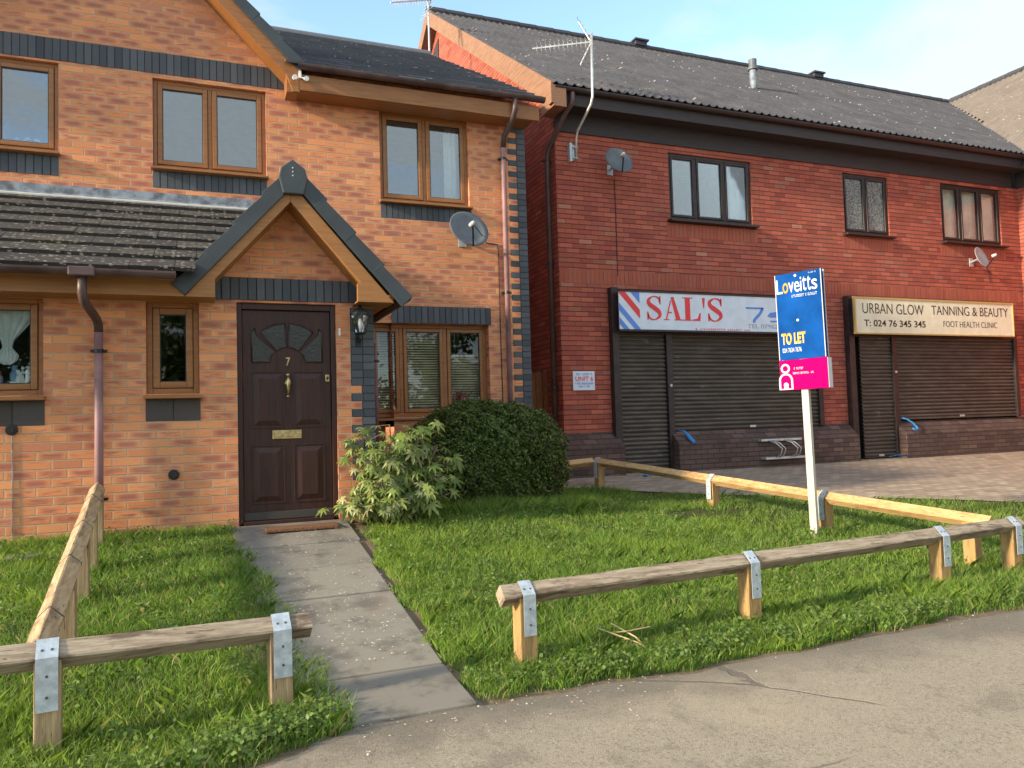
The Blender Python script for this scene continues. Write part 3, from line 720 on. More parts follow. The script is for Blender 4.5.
# porch roof (behind the gable)
b = MB()
for side in (1, -1):
    n = 5; wdt = 1.02 if side > 0 else .99
    for r_ in range(n):
        d0 = wdt * (n - r_) / n + .01; d1 = wdt * (n - r_ - 1) / n - .01; d1 = max(d1, 0)
        for i in range(7):
            y0 = 7.12 + i * .33; y1 = min(y0 + .326, 9.29)
            if y1 <= y0: continue
            X0 = .79 + side * d0; Z0 = 2.36 - d0 * 1.12; X1 = .79 + side * d1; Z1 = 2.36 - d1 * 1.12
            fs = [(0, 1, 2, 3), (4, 5, 1, 0)]
            if side < 0: fs = [f[::-1] for f in fs]
            b.add([(X0 + side * .02, y0, Z0 + .018), (X0 + side * .02, y1, Z0 + .018), (X1, y1, Z1 + .004), (X1, y0, Z1 + .004), (X0, y0, Z0 - .01), (X0, y1, Z0 - .01)], fs)
pr_ = b.build('porch_roof', M['tile'], H)
b = MB(); b.tube([(.79, 7.1, 2.335), (.79, 9.29, 2.335)], .07, 12); b.build('ridge', M['verge'], pr_)
verge_run(.79, 2.385, -.20, 1.265, 7.07, 4, .125, H, .1); verge_run(.79, 2.385, 1.83, 1.222, 7.07, 4, .125, H, .1)
b = MB(); hexa = [(.69, 2.10), (.655, 2.25), (.675, 2.335), (.775, 2.415), (.885, 2.335), (.905, 2.25), (.87, 2.10)]
b.poly_xz(hexa, 7.03, 7.10); cap = b.build('verge_cap', M['verge'], H, bevel=.01)
for z in (2.335, 2.30, 2.265):
    b = MB(); b.disc((.775, 7.03, z), .006, (0, -1, 0), .003, 8); b.build('screw', M['white'], cap)
b = MB()
b.poly_xz([(.757, 2.22), (-.13, 1.15), (.115, 1.15), (.115, 1.31), (.757, 2.04)], 7.085, 7.12)
b.poly_xz([(.759, 2.22), (.759, 2.04), (1.375, 1.335), (1.345, 1.32), (1.345, 1.150), (1.69, 1.150)], 7.086, 7.12)
b.box(1.345, 1.69, 7.12, 7.397, 1.150, 1.165); b.box(1.66, 1.69, 7.12, 9.25, 1.165, 1.24); b.box(1.69 - .14, 1.66, 7.40, 9.25, 1.150, 1.165)
b.build('bargeboard', M['oak_d'], H, bevel=.003)
b = MB()
b.add([(.757, 7.12, 2.045), (.115, 7.12, 1.31), (.115, 7.399, 1.31), (.757, 7.399, 2.045)], [(0, 1, 2, 3)]); b.add([(.757, 7.12, 2.045), (1.39, 7.12, 1.33), (1.39, 7.399, 1.33), (.757, 7.399, 2.045)], [(3, 2, 1, 0)])
b.build('soffit', M['oak_d'], H)
gutter('gutter', 7.06, 9.28, 1.80, 1.205, H, M['black'], .05, axis='y')
downpipe([(1.80, 9.15, 1.16), (1.82, 9.15, 1.10), (1.95, 9.22, 1.0), (1.95, 9.23, .9), (1.95, 9.23, -.95)], .028, M['pipe'], H, [(1.95, 9.23, .78)])
# lean-to downpipe
dp = downpipe([(-.875, 6.90, 1.27), (-.875, 6.90, 1.12), (-.865, 6.93, 1.06), (-.815, 7.25, .965), (-.805, 7.305, .92), (-.805, 7.31, .86)], .036, M['pipe_d'], H)
downpipe([(-.805, 7.31, .88), (-.805, 7.31, -.92)], .034, M['pipe'], H, [(-.805, 7.31, .70), (-.805, 7.31, -.55)])
b = MB(); b.box(-.97, -.78, 6.838, 6.962, 1.252, 1.328); b.build('gutter_outlet', M['gut'], dp, bevel=.01)

# windows
window(H, *W0, YU + .05, [-2.01], M['oak'], M['glass'], silldrop=.042)
window(H, *W1, YU + .05, [.115], M['oak'], M['glass'], silldrop=.042)
window(H, *W2, YU + .05, [2.655], M['oak'], M['glass'], silldrop=.042)
window(H, *KW, YL + .05, [-1.93], M['oak'], M['glass_l'], silldrop=.045)
window(H, *SW_, YL + .05, [], M['oak'], M['glass_l'], silldrop=.045, fw=.05, sw=.055)
window(H, *BAY, YU + .11, [2.315, 2.885], M['oak'], M['glass_l'], fw=.05, sw=.045, silldrop=.045)

# front door
b = MB(); y = YL + .03
b.box(.30, .345, y, y + .09, -.86, 1.165); b.box(1.147, 1.192, y, y + .09, -.86, 1.165); b.box(.345, 1.147, y, y + .09, 1.105, 1.165); b.box(.345, 1.147, y - .03, y + .09, -.87, -.835)
fr = b.build('door_frame', M['door'], H, bevel=.006)
b = MB(); b.box(.349, 1.143, y + .03, y + .075, -.832, 1.101)
def pframe(b, x0, x1, z0, z1, y):
    t = .014
    b.box(x0 - t, x0, y - .008, y, z0 - t, z1 + t); b.box(x1, x1 + t, y - .008, y, z0 - t, z1 + t); b.box(x0, x1, y - .008, y, z1, z1 + t); b.box(x0, x1, y - .008, y, z0 - t, z0)
    i = .045; X0, X1, Z0, Z1 = x0 + .012, x1 - .012, z0 + .012, z1 - .012
    b.add([(X0, y - .001, Z0), (X1, y - .001, Z0), (X1, y - .001, Z1), (X0, y - .001, Z1), (X0 + i, y - .014, Z0 + i), (X1 - i, y - .014, Z0 + i), (X1 - i, y - .014, Z1 - i), (X0 + i, y - .014, Z1 - i)],
          [(0, 1, 5, 4), (1, 2, 6, 5), (2, 3, 7, 6), (3, 0, 4, 7), (4, 5, 6, 7)])
yd = y + .03
for (x0, x1, z0, z1) in ((.43, .70, .02, .52), (.805, 1.065, .02, .52), (.43, .70, -.675, -.16), (.805, 1.065, -.675, -.16)): pframe(b, x0, x1, z0, z1, yd)
dr = b.build('front_door', M['door'], H, bevel=.003)
b = MB(); b.box(.349, 1.143, yd - .02, yd - .001, -.832, -.76); b.build('weather_bar', M['blue_brown'], dr, bevel=.004)
cx, cz = .748, .60
def arc(r, a0, a1, n=8): return [(cx + r * math.cos(R(a0 + (a1 - a0) * i / n)), cz + r * math.sin(R(a0 + (a1 - a0) * i / n))) for i in range(n + 1)]
panes = [arc(.385, 52, 87) + arc(.16, 87, 52, 4), arc(.385, 93, 128) + arc(.16, 128, 93, 4)]
lft = [(.43, .62), (.585, .62), (.60, .68)] + [(cx + .16 * math.cos(R(134)), cz + .16 * math.sin(R(134)))] + [(cx + .40 * math.cos(R(134)), cz + .385 * math.sin(R(134))), (.455, .935), (.43, .90)]
panes += [lft, [(2 * cx - x, z) for x, z in lft]]
for p in panes:
    g = MB(); g.poly_xz(p, yd - .003, yd + .002); pn = g.build('glass_pane', M['glass_dk'], dr)
    g = MB(); q = [(x, yd - .004, z) for x, z in p]; g.tube(q + [q[0]], .008, 6); g.build('beading', M['door'], dr, smooth=True)

def text_mesh(body, bold=0.0, extrude=0.0):
    cu = bpy.data.curves.new('lettering', 'FONT'); cu.body = body; cu.size = 1; cu.offset = bold; cu.extrude = extrude
    o = bpy.data.objects.new('lettering', cu); COL.objects.link(o)
    dg = bpy.context.evaluated_depsgraph_get(); dg.update()
    me = bpy.data.meshes.new_from_object(o.evaluated_get(dg)); bpy.data.objects.remove(o); return me
def text(name, body, x0, x1, z0, z1, y, mat, parent, local=False, bold=0.0, depth=.003, flip=False, slant=0):
    """lettering fitted to a box in the XZ plane facing -Y (flip: facing +Y)"""
    me = text_mesh(body, bold, .5); n = len(me.vertices); co = np.empty(n * 3); me.vertices.foreach_get('co', co); co = co.reshape(-1, 3)
    mn, mx = co.min(0), co.max(0); u = (co[:, 0] - mn[0]) / (mx[0] - mn[0]); v = (co[:, 1] - mn[1]) / (mx[1] - mn[1]); w = co[:, 2]
    u = u + slant * v
    X = x0 + (x1 - x0) * u if not flip else x1 - (x1 - x0) * u
    Y = (y - depth * (w + .5)) if not flip else (y + depth * (w + .5))
    Z = z0 + (z1 - z0) * v
    off = Vector((0, 0, 0))
    if not local:
        p = parent
        while p is not None: off += p.location; p = p.parent
    me.vertices.foreach_set('co', np.stack([X - off.x, Y - off.y, Z - off.z], 1).ravel()); me.update()
    me.materials.clear(); me.materials.append(mat)
    me.polygons.foreach_set('material_index', [0] * len(me.polygons))
    o = bpy.data.objects.new(name, me); COL.objects.link(o); o.parent = parent; return o
text('house_number', '7', .732, .772, .585, .665, yd - .002, M['brass'], dr, bold=.02, depth=.006)
b = MB(); b.box(.603, .865, yd - .010, yd - .001, -.095, -.015); b.box(.635, .833, yd - .016, yd - .010, -.075, -.037)
b.build('letterbox', M['brass'], dr, bevel=.004)
b = MB(); b.tube([(.748, yd - .02, .49), (.748, yd - .035, .44), (.748, yd - .03, .36), (.748, yd - .02, .31)], [.008, .022, .012, .006], 10); b.disc((.748, yd, .425), .028, (0, -1, 0), .02); b.disc((.748, yd, .50), .014, (0, -1, 0), .02)
b.disc((.748, yd, .30), .012, (0, -1, 0), .018)
b.build('door_knocker', M['brass'], dr, smooth=True)
b = MB(); b.box(1.09, 1.13, yd - .02, yd - .001, .43, .50); b.build('door_lock', M['brass'], dr, bevel=.006)
b = MB(); b.disc((1.11, yd - .02, .465), .012, (0, -1, 0), .012, 12); b.build('keyhole', M['black'], dr)

# small fittings on the house: things of their own
def cap(loc, label, r=.045):
    t = thing('vent_cap', label, 'vent cap', loc, 'black round vent caps')
    b = MB(); b.disc(loc, r, (0, -1, 0), .03, 20); b.build('cap', M['black'], t, bevel=.006)
    b = MB(); b.disc((loc[0], loc[1] - .029, loc[2]), r * .55, (0, -1, 0), .012, 16); b.build('grille', M['rubber'], t)
cap((-1.447, YL, .055), 'black round vent cap under the kitchen window with a cable running down from it')
cap((-.233, YL, -.375), 'black round vent cap low on the wall beside the front door')
b = MB(); b.tube([(-1.445, YL - .006, .01), (-1.44, YL - .006, -.4), (-1.44, YL - .006, -.88)], .005, 6)
tag(b.build('wall_cable', M['lead']), 'thin grey cable running down the wall from the left vent cap', 'cable')
L = thing('wall_lantern', 'black carriage lantern on the blue brick beside the front door', 'lantern', (1.40, YL, .95))
b = MB(); b.box(1.375, 1.425, YL - .012, YL - .001, .76, .90); b.tube([(1.40, YL - .01, .85), (1.40, YL - .08, .80), (1.40, YL - .13, .83), (1.40, YL - .13, .87)], .010, 8); b.build('bracket', M['black'], L, smooth=False)
def ring(b, z0, r0, z1, r1, c=(1.40, YL - .13), n=6):
    vs = [(c[0] + r * math.cos(2 * math.pi * k / n), c[1] + r * math.sin(2 * math.pi * k / n), z) for z, r in ((z0, r0), (z1, r1)) for k in range(n)]
    b.add(vs, [(k, (k + 1) % n, (k + 1) % n + n, k + n) for k in range(n)] + [tuple(range(n - 1, -1, -1)), tuple(range(n, 2 * n))])
b = MB(); ring(b, 1.05, .10, 1.075, .10); ring(b, 1.075, .09, 1.12, .03); ring(b, 1.12, .02, 1.15, .008); ring(b, .87, .045, .885, .055)
for k in range(6):
    a = 2 * math.pi * k / 6; b.tube([(1.40 + .05 * math.cos(a), YL - .13 + .05 * math.sin(a), .885), (1.40 + .088 * math.cos(a), YL - .13 + .088 * math.sin(a), 1.05)], .005, 5)
b.build('lantern_cage', M['black'], L)
b = MB(); ring(b, .887, .046, 1.048, .082); b.build('lantern_glass', M['glass_l'], L)
b = MB(); b.tube([(1.40, YL - .13, .89), (1.40, YL - .13, .93), (1.40, YL - .13, .96), (1.40, YL - .13, 1.02)], [.012, .014, .03, .012], 10); b.build('bulb', M['white'], L, smooth=True)
b = MB(); b.box(1.215, 1.235, YL - .012, YL - .001, .87, .94); tag(b.build('doorbell', M['white'], bevel=.003), 'small white doorbell on the brick right of the front door', 'doorbell')
L = thing('security_light', 'small white twin sensor light under the house eaves', 'security light', (1.09, 8.98, 4.06))
b = MB(); b.box(1.075, 1.10, 8.95, 8.984, 4.04, 4.13); b.build('bracket', M['white'], L); 
for dx in (-.065, .065):
    b = MB(); b.tube([(1.088 + dx, 8.95, 4.03), (1.088 + dx, 8.90, 4.02)], .028, 10); b.tube([(1.088, 8.96, 4.05), (1.088 + dx, 8.95, 4.035)], .008, 6); b.build('lamp_head', M['white'], L)

def dish(name, label, c, wall, r=.27, mat=None, nrm=(.16, -.90, .34), group='satellite dishes', lx=.10):
    t = thing(name, label, 'satellite dish', wall, group)
    n = Vector(nrm).normalized(); side = n.cross(Vector((0, 0, 1))).normalized(); up = side.cross(n).normalized(); c = Vector(c); b = MB(); vs = []; fs = []; NR, NA = 5, 28
    for lay in (0, 1):
        for i in range(NR + 1):
            rr = i / NR
            for k in range(NA):
                a = 2 * math.pi * k / NA
                vs.append(c + side * math.cos(a) * rr * r + up * math.sin(a) * rr * r * .92 + n * (rr * rr * .055 - lay * .008))
    m = (NR + 1) * NA
    for i in range(NR):
        for k in range(NA):
            q = (i * NA + k, i * NA + (k + 1) % NA, (i + 1) * NA + (k + 1) % NA, (i + 1) * NA + k); fs.append(q); fs.append(tuple(x + m for x in reversed(q)))
    for k in range(NA): fs.append((NR * NA + k, NR * NA + (k + 1) % NA, m + NR * NA + (k + 1) % NA, m + NR * NA + k))
    b.add(vs, fs); b.build('reflector', mat, t, smooth=True)
    b = MB(); lowp = c - up * r * .93 + n * .05; ln = c + n * .30 - up * .10 + side * lx
    b.tube([lowp, lowp + (ln - lowp) * .5 - up * .012, ln], .011, 8); b.build('feed_arm', M['black'], t)
    b = MB(); b.tube([ln + n * .03, ln, ln - n * .05], [.018, .028, .033], 12); b.build('receiver', M['lnb'], t, smooth=True)
    b = MB(); w = Vector(wall); b.tube([c - n * .01, (c + w) / 2, w], .02, 8); b.box(w.x - .05, w.x + .05, w.y - .012, w.y - .001, w.z - .08, w.z + .08); b.build('bracket', M['galv'], t)
    return ln
ln = dish('satellite_dish', 'large dark satellite dish on the orange house below the right bedroom window', (3.10, 9.02, 2.40), (3.12, YU, 2.34), .27, M['dish'])
dish('satellite_dish', 'dark satellite dish high on the red brick wall near its left corner', (5.96, 10.17, 3.94), (5.98, 10.45, 3.90), .24, M['dish'], (.05, -.92, .32))
dish('satellite_dish', 'small pale grey satellite dish above the cream beauty salon sign', (13.85, 10.2, 2.86), (13.95, 10.45, 2.84), .235, M['dish_l'], (.22, -.90, .30))
b = MB(); b.tube([tuple(ln), (3.36, 9.1, 2.33), (3.45, 9.292, 2.33), (3.60, 9.292, 2.32), (3.615, 9.292, 2.24), (3.61, 9.292, 1.2), (3.615, 9.292, .2), (3.615, 9.292, -.5)], .006, 6)
tag(b.build('dish_cable', M['rubber']), 'black cable from the large dish down the orange wall', 'cable')
b = MB(); b.tube([(6.05, 10.44, 3.76), (6.055, 10.442, 3.3), (6.05, 10.442, 2.22)], .006, 6)
tag(b.build('dish_cable', M['rubber']), 'black cable hanging down the red wall below the high dark dish', 'cable')
b = MB(); b.tube([(14.0, 10.2, 2.82), (14.2, 10.43, 2.86), (14.35, 10.442, 2.8), (14.42, 10.442, 2.7), (14.45, 10.442, 2.45)], .006, 6)
tag(b.build('dish_cable', M['rubber']), 'short looped cable beside the small pale dish', 'cable')

# things inside / at the windows
def sheet(name, label, cat, fn, nu, nv, mat, group=None, thick=.004):
    b = MB(); vs = [fn(i / nu, j / nv) for j in range(nv + 1) for i in range(nu + 1)]
    b.add(vs, [(j * (nu + 1) + i, j * (nu + 1) + i + 1, (j + 1) * (nu + 1) + i + 1, (j + 1) * (nu + 1) + i) for j in range(nv) for i in range(nu)])
    o = b.build(name, mat, smooth=True); s_ = o.modifiers.new('solid', 'SOLIDIFY'); s_.thickness = thick; return tag(o, label, cat, group)
def knot(u, v):
    # net curtain gathered into a hanging knot
    z = 1.12 - v * .52; w = float(np.interp(v, [0, .25, .6, .72, .85, .95, 1], [.26, .19, .05, .035, .085, .07, .02]))
    x = -1.50 + (v * -.01) + (u - .5) * 2 * w; y = YL + .135 + .012 * math.sin(u * 34) * (1 - .5 * v); return (x, y, z)
sheet('net_curtain', 'white net curtain tied in a knot inside the kitchen window', 'curtain', knot, 60, 30, M['net'])
for (x, h, r, m_, cm_, lb) in ((-1.58, .15, .032, 'p_pale', 'p_pink', 'pale bottle with pink cap on the kitchen window sill'), (-1.465, .20, .036, 'p_blue', 'p_blue', 'tall blue bottle on the kitchen window sill'),
                               (-1.375, .16, .016, 'net', 'net', 'slim white tube at the right end of the kitchen window sill'), (-1.76, .10, .028, 'p_blue', 'net', 'short bottle with white cap on the kitchen window sill')):
    t = thing('bottle', lb, 'bottle', (x, YL + .19, .40), 'bottles on the kitchen sill')
    b = MB(); z = .40; b.tube([(x, YL + .19, z), (x, YL + .19, z + h * .65), (x, YL + .19, z + h * .78)], [r, r, r * .5], 12); b.build('bottle_body', M[m_], t, smooth=True)
    b = MB(); b.tube([(x, YL + .19, z + h * .78), (x, YL + .19, z + h)], r * .62, 12); b.build('cap', M[cm_], t)
b = MB(); b.box(-2.6, -1.24, YL + .115, YL + .30, .385, .398); b.build('window_board', M['net'], H)
def cur(x0, x1, z0, z1, y, fr_=8, amp=.015):
    return lambda u, v: (x0 + (x1 - x0) * u, y + amp * math.sin(u * fr_ * 2 * math.pi) * (.6 + .4 * v), z1 - (z1 - z0) * v)
sheet('curtain', 'pale curtain drawn to the right side of the right bedroom window', 'curtain', cur(2.96, 3.13, 2.86, 3.88, YU + .2, 3), 40, 4, M['net'])
def blind(x0, x1, z0, z1, y, label, pitch=.032):
    t = thing('venetian_blind', label, 'blind', ((x0 + x1) / 2, y, z1), 'blinds in the bay window')
    b = MB(); z = z0
    while z < z1: 
        b.add([(x0, y - .012, z - .011), (x1, y - .012, z - .011), (x1, y + .012, z + .011), (x0, y + .012, z + .011), (x0, y - .012, z - .0095), (x1, y - .012, z - .0095), (x1, y + .012, z + .0125), (x0, y + .012, z + .0125)],
              [(3, 2, 1, 0), (4, 5, 6, 7), (0, 1, 5, 4), (2, 3, 7, 6), (1, 2, 6, 5), (3, 0, 4, 7)]); z += pitch
    b.build('slats', M['slat'], t)
    b = MB(); b.box(x0, x1, y - .02, y + .02, z1, z1 + .03); b.build('head_rail', M['slat'], t)
blind(1.93, 2.28, .17, 1.17, YU + .19, 'beige venetian blind in the narrow left pane of the bay window')
blind(2.34, 2.86, .17, 1.17, YU + .19, 'beige venetian blind in the wide middle pane of the bay window')
blind(2.91, 3.39, .17, .86, YU + .24, 'beige venetian blind half raised behind the right pane of the bay window')
t = thing('flower_vase', 'pink flowers in a small pot inside the bay window', 'flowers', (3.12, YU + .2, .17))
b = MB(); b.tube([(3.12, YU + .2, .12), (3.12, YU + .2, .24)], [.04, .05], 12); b.build('pot', M['cream'], t)
b = MB()
for i in range(26):
    c = Vector((3.12 + random.gauss(0, .06), YU + .2 + random.gauss(0, .025), .34 + random.gauss(0, .05))); b.tube([c, c + Vector((0, 0, .018))], .016, 6)
b.build('blooms', M['pink'], t)
b = MB()
for i in range(12): b.tube([(3.12, YU + .2, .24), (3.12 + random.gauss(0, .07), YU + .2 + random.gauss(0, .02), .36 + random.random() * .1)], .003, 4)
b.build('flower_stems', M['weed'], t)
t = thing('flower_ornament', 'white flower ornament on the sill of the far left bedroom window', 'ornament', (-1.66, YU + .22, 3.1))
b = MB()
for i in range(26):
    c = Vector((-1.66 + random.gauss(0, .075), YU + .2 + random.gauss(0, .02), 3.13 + abs(random.gauss(0, .035)))); b.tube([c, c + Vector((.0, -.004, .02))], [.02, .012], 7)
b.build('petals', M['net'], t)
b = MB(); b.box(-1.85, -1.48, YU + .17, YU + .25, 3.05, 3.10); b.build('trough', M['p_pale'], t)

# doormat
b = MB(); b.box(.50, 1.12, 6.98, 7.20, gz(.8, 7.1) + .02, gz(.8, 7.1) + .050); o = tag(b.build('doormat', M['mat'], bevel=.006), 'brown coir doormat on the path in front of the door', 'doormat'); o.rotation_euler = (0, 0, 0)

# ================================================================== RED BUILDING
RB = thing('shop_building', 'red brick shop block with grey tiled roof, dark windows and roller shutters', 'building', (10, 10.45, -.9))
YR = 10.45
r1 = (7.065, 8.72, 3.205, 4.305); r2 = (10.765, 11.857, 3.22, 4.325); r3 = (13.22, 14.875, 3.22, 4.35)
SH1 = (5.93, 9.95, -1.0, 2.03); SH2 = (10.72, 15.02, -1.0, 2.08)
b = MB(); wall_xz(b, 5.04, 15.4, -1.1, 4.42, YR, [r1, r2, r3, SH1, SH2], .11)
b.quad((5.04, 22.6, -1.1), (5.04, YR, -1.1), (5.04, YR, 4.9), (5.04, 22.6, 4.9))
b.add([(5.04, YR, 4.9), (5.04, 22.6, 4.9), (5.04, 16.4, 9.1)], [(2, 1, 0)])
b.quad((15.4, 4.0, -1.2), (15.4, YR, -1.2), (15.4, YR, 4.42), (15.4, 4.0, 4.42)); b.quad((15.4, 4.0, -1.2), (27, 4.0, -1.2), (27, 4.0, 4.9), (15.4, 4.0, 4.9))
b.add([(15.4, 4.0, 4.9), (27, 4.0, 4.9), (21.3, 4.0, 9.1)], [(0, 1, 2)])
b.quad((27, 22.6, -1.1), (5.04, 22.6, -1.1), (5.04, 22.6, 4.9), (27, 22.6, 4.9)); b.quad((27, 4, -1.1), (27, 22.6, -1.1), (27, 22.6, 4.9), (27, 4, 4.9)); b.build('wall', M['brick_r'], RB)
rooms(RB, [(*r1, YR + .11, 2.), (*r2, YR + .11, 1.5), (*r3, YR + .11, 1.5)], M['room_g'])
b = MB(); b.box(5.93, 9.95, 10.56, 10.6, -1.0, 2.03); b.build('interior', M['room'], RB); b = MB(); b.box(10.72, 15.02, 10.56, 10.6, -1., 2.08); b.build('interior', M['room'], RB)
soldiers('soldier_course', 5.05, 15.39, 2.09, 2.30, YR, RB, M['soldier_r'], M['mortar_r'], proud=.004)
for (a, c, z) in ((7.0, 8.8, 3.13), (10.70, 11.92, 3.145), (13.15, 14.95, 3.145)): soldiers('soldier_course', a, c, z - .215, z, YR, RB, M['soldier_r'], M['mortar_r'], proud=.004)
# plinth
def plinth(x0, x1):
    b = MB(); b.poly_yz([(YR + .0, -1.15), (10.2, -1.15), (10.2, -.42), (10.2 + .02, -.405), (YR - .002, -.20), (YR, -.20)], x0, x1); b.build('plinth', M['brick_p'], RB)
plinth(4.84, 5.93); plinth(6.90, 10.60); plinth(11.72, 15.4)
b = MB(); b.poly_xz([(5.038, -1.15), (4.84, -1.15), (4.84, -.42), (5.038, -.21)], YR, 15); b.build('plinth', M['brick_p'], RB)
b = MB(); b.poly_xz([(15.398, -1.15), (15.2, -1.15), (15.2, -.42), (15.398, -.21)], 4, YR - .25); b.build('plinth', M['brick_p'], RB)
# eaves
b = MB(); b.box(5.04, 15.2, YR - .03, YR + .02, 4.42, 4.74); b.box(4.86, 15.2, 10.13, YR - .03, 4.72, 4.75); b.box(4.86, 15.15, 10.10, 10.13, 4.70, 4.985)
b.box(15.37, 15.42, 4.0, YR, 4.42, 4.74); b.box(15.13, 15.37, 3.8, 10.13, 4.72, 4.75); b.box(15.10, 15.13, 3.8, 10.10, 4.70, 4.985)
b.build('fascia', M['dfas'], RB)
gutter('gutter', 4.86, 15.05, 10.045, 4.93, RB, M['bfr'], .058)
gutter('gutter', 3.8, 10.0, 15.045, 4.93, RB, M['bfr'], .058, axis='y')
# roofs
b = MB(); roll_tiles(b, 4.80, 27, (10.0, 4.95), (16.4, 9.34), clip=lambda u, v: u < 15.1 + (v - 10.0) + .1)
rr = b.build('roof', M['tile_r'], RB); b = MB()
roll_tiles(b, 3.7, 16.5, (15.05, 4.95), (21.3, 9.34), along='y', clip=lambda u, v: u < 10.05 + (v - 15.05) + .1)
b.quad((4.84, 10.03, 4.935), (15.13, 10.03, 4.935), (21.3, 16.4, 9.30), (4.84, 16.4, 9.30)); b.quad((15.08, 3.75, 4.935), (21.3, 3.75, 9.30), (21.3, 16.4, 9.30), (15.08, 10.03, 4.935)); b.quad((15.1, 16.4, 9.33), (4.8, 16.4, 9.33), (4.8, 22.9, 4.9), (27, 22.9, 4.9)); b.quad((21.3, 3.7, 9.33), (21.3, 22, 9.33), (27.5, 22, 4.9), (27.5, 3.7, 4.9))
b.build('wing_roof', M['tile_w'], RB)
b = MB(); 
for i in range(37): b.tube([(4.8 + i * .45, 16.4, 9.35), (4.8 + i * .45 + .44, 16.4, 9.36)], .11, 10)
for i in range(28): b.tube([(21.3, 3.7 + i * .45, 9.35), (21.3, 3.7 + i * .45 + .44, 9.36)], .11, 10)
b.build('ridge', M['tile_r'], rr)
for x in (10.35, 16.1):
    b = MB(); b.box(x - .16, x + .16, 16.26, 16.54, 9.38, 9.49); b.box(x - .20, x + .20, 16.22, 16.58, 9.49, 9.53); b.build('ridge_vent', M['tile_r'], rr)
# flue
FL = thing('flue_pipe', 'grey flue pipe with cowl standing on the red building roof', 'flue pipe', (10.76, 12.68, 6.73))
b = MB(); b.tube([(10.76, 12.68, 6.6), (10.76, 12.68, 7.2)], .075, 16); b.build('flue', M['lead'], FL, smooth=True)
b = MB(); b.tube([(10.76, 12.68, 7.2), (10.76, 12.68, 7.26), (10.76, 12.68, 7.28), (10.76, 12.68, 7.42)], [.105, .105, .08, .085], 16); b.build('cowl', M['dish'], FL)
b = MB(); b.add([(10.5, 12.4, 6.595), (11.05, 12.4, 6.595), (11.05, 12.95, 6.98), (10.5, 12.95, 6.98)], [(0, 1, 2, 3)]); b.build('lead_flashing', M['lead'], FL)
# gable bargeboards on the left end (lit by the sun)
k_ = (9.34 - 4.95) / 6.4
b = MB()
b.poly_yz([(16.4, 9.36), (10.0, 4.97), (10.0, 4.66), (10.10, 4.66), (16.4, 9.03)], 4.79, 4.83)
b.poly_yz([(16.4, 9.36), (22.9, 4.90), (22.9, 4.62), (22.75, 4.62), (16.4, 9.03)], 4.79, 4.83)
b.poly_yz([(16.4, 9.08), (10.14, 4.76), (10.14, 4.70), (16.4, 9.02)], 4.83, 5.04)
b.poly_yz([(16.4, 9.08), (22.7, 4.76), (22.7, 4.70), (16.4, 9.02)], 4.83, 5.04)
b.poly_yz([(10.0, 4.62), (10.0, 4.93), (10.45, 5.0), (10.45, 4.62)], 4.83, 5.035)
b.build('bargeboard', M['barge_r'], RB)
b = MB(); b.poly_yz([(16.3, 6.5), (16.3, 8.7), (16.9, 8.45), (19.2, 6.85), (19.2, 6.5)], 5.02, 5.038); b.build('gable_dark_panel', M['dfas'], RB)  # thin dark panel over the rear part of the gable peak
downpipe([(5.16, 10.045, 4.87), (5.16, 10.06, 4.72), (5.10, 10.16, 4.62), (4.98, 10.52, 4.20), (4.965, 10.58, 4.08), (4.965, 10.60, 3.9), (4.965, 10.60, -.9)], .042, M['pipe_d'], RB, [(4.965, 10.60, 2.4), (4.965, 10.60, .5), (4.965, 10.60, 4.0)], M['bfr'])
# windows
window(RB, *r1, YR + .03, [7.60, 8.17], M['bfr'], M['glass'], fw=.05, sw=.035, silldrop=.05, sillx=.05)
window(RB, *r2, YR + .03, [11.31], M['bfr'], M['mottled'], fw=.05, sw=.035, silldrop=.05, sillx=.05)
window(RB, *r3, YR + .03, [13.76, 14.31], M['bfr'], M['glass_c'], fw=.05, sw=.035, silldrop=.05, sillx=.05)
def vblind(x0, x1, z0, z1, y, label, w=.075):
    t = thing('vertical_blind', label, 'blind', ((x0 + x1) / 2, y, z1)); b = MB(); x = x0
    while x < x1 - .02:
        a = random.uniform(-.75, -.35); dx, dy = w / 2 * math.cos(a), w / 2 * math.sin(a); b.obox((x + w / 2, y, z0), (x + w / 2, y, z1), .002, w, up=(math.cos(a), math.sin(a), 0)); x += w * .86
    b.build('vanes', M['cream'], t); b = MB(); b.box(x0, x1, y - .02, y + .02, z1, z1 + .03); b.build('head_rail', M['net'], t)
vblind(13.26, 14.83, 3.26, 4.28, YR + .15, 'cream vertical blind in the right upper window of the red building')
sheet('curtain', 'pale curtain at the right side of the left upper window of the red building', 'curtain', cur(8.42, 8.64, 3.28, 4.25, YR + .2, 3), 30, 4, M['net'])
sheet('curtain', 'pale curtain at the left side of the left upper window of the red building', 'curtain', cur(7.14, 7.22, 3.28, 4.25, YR + .2, 2), 20, 4, M['net'])

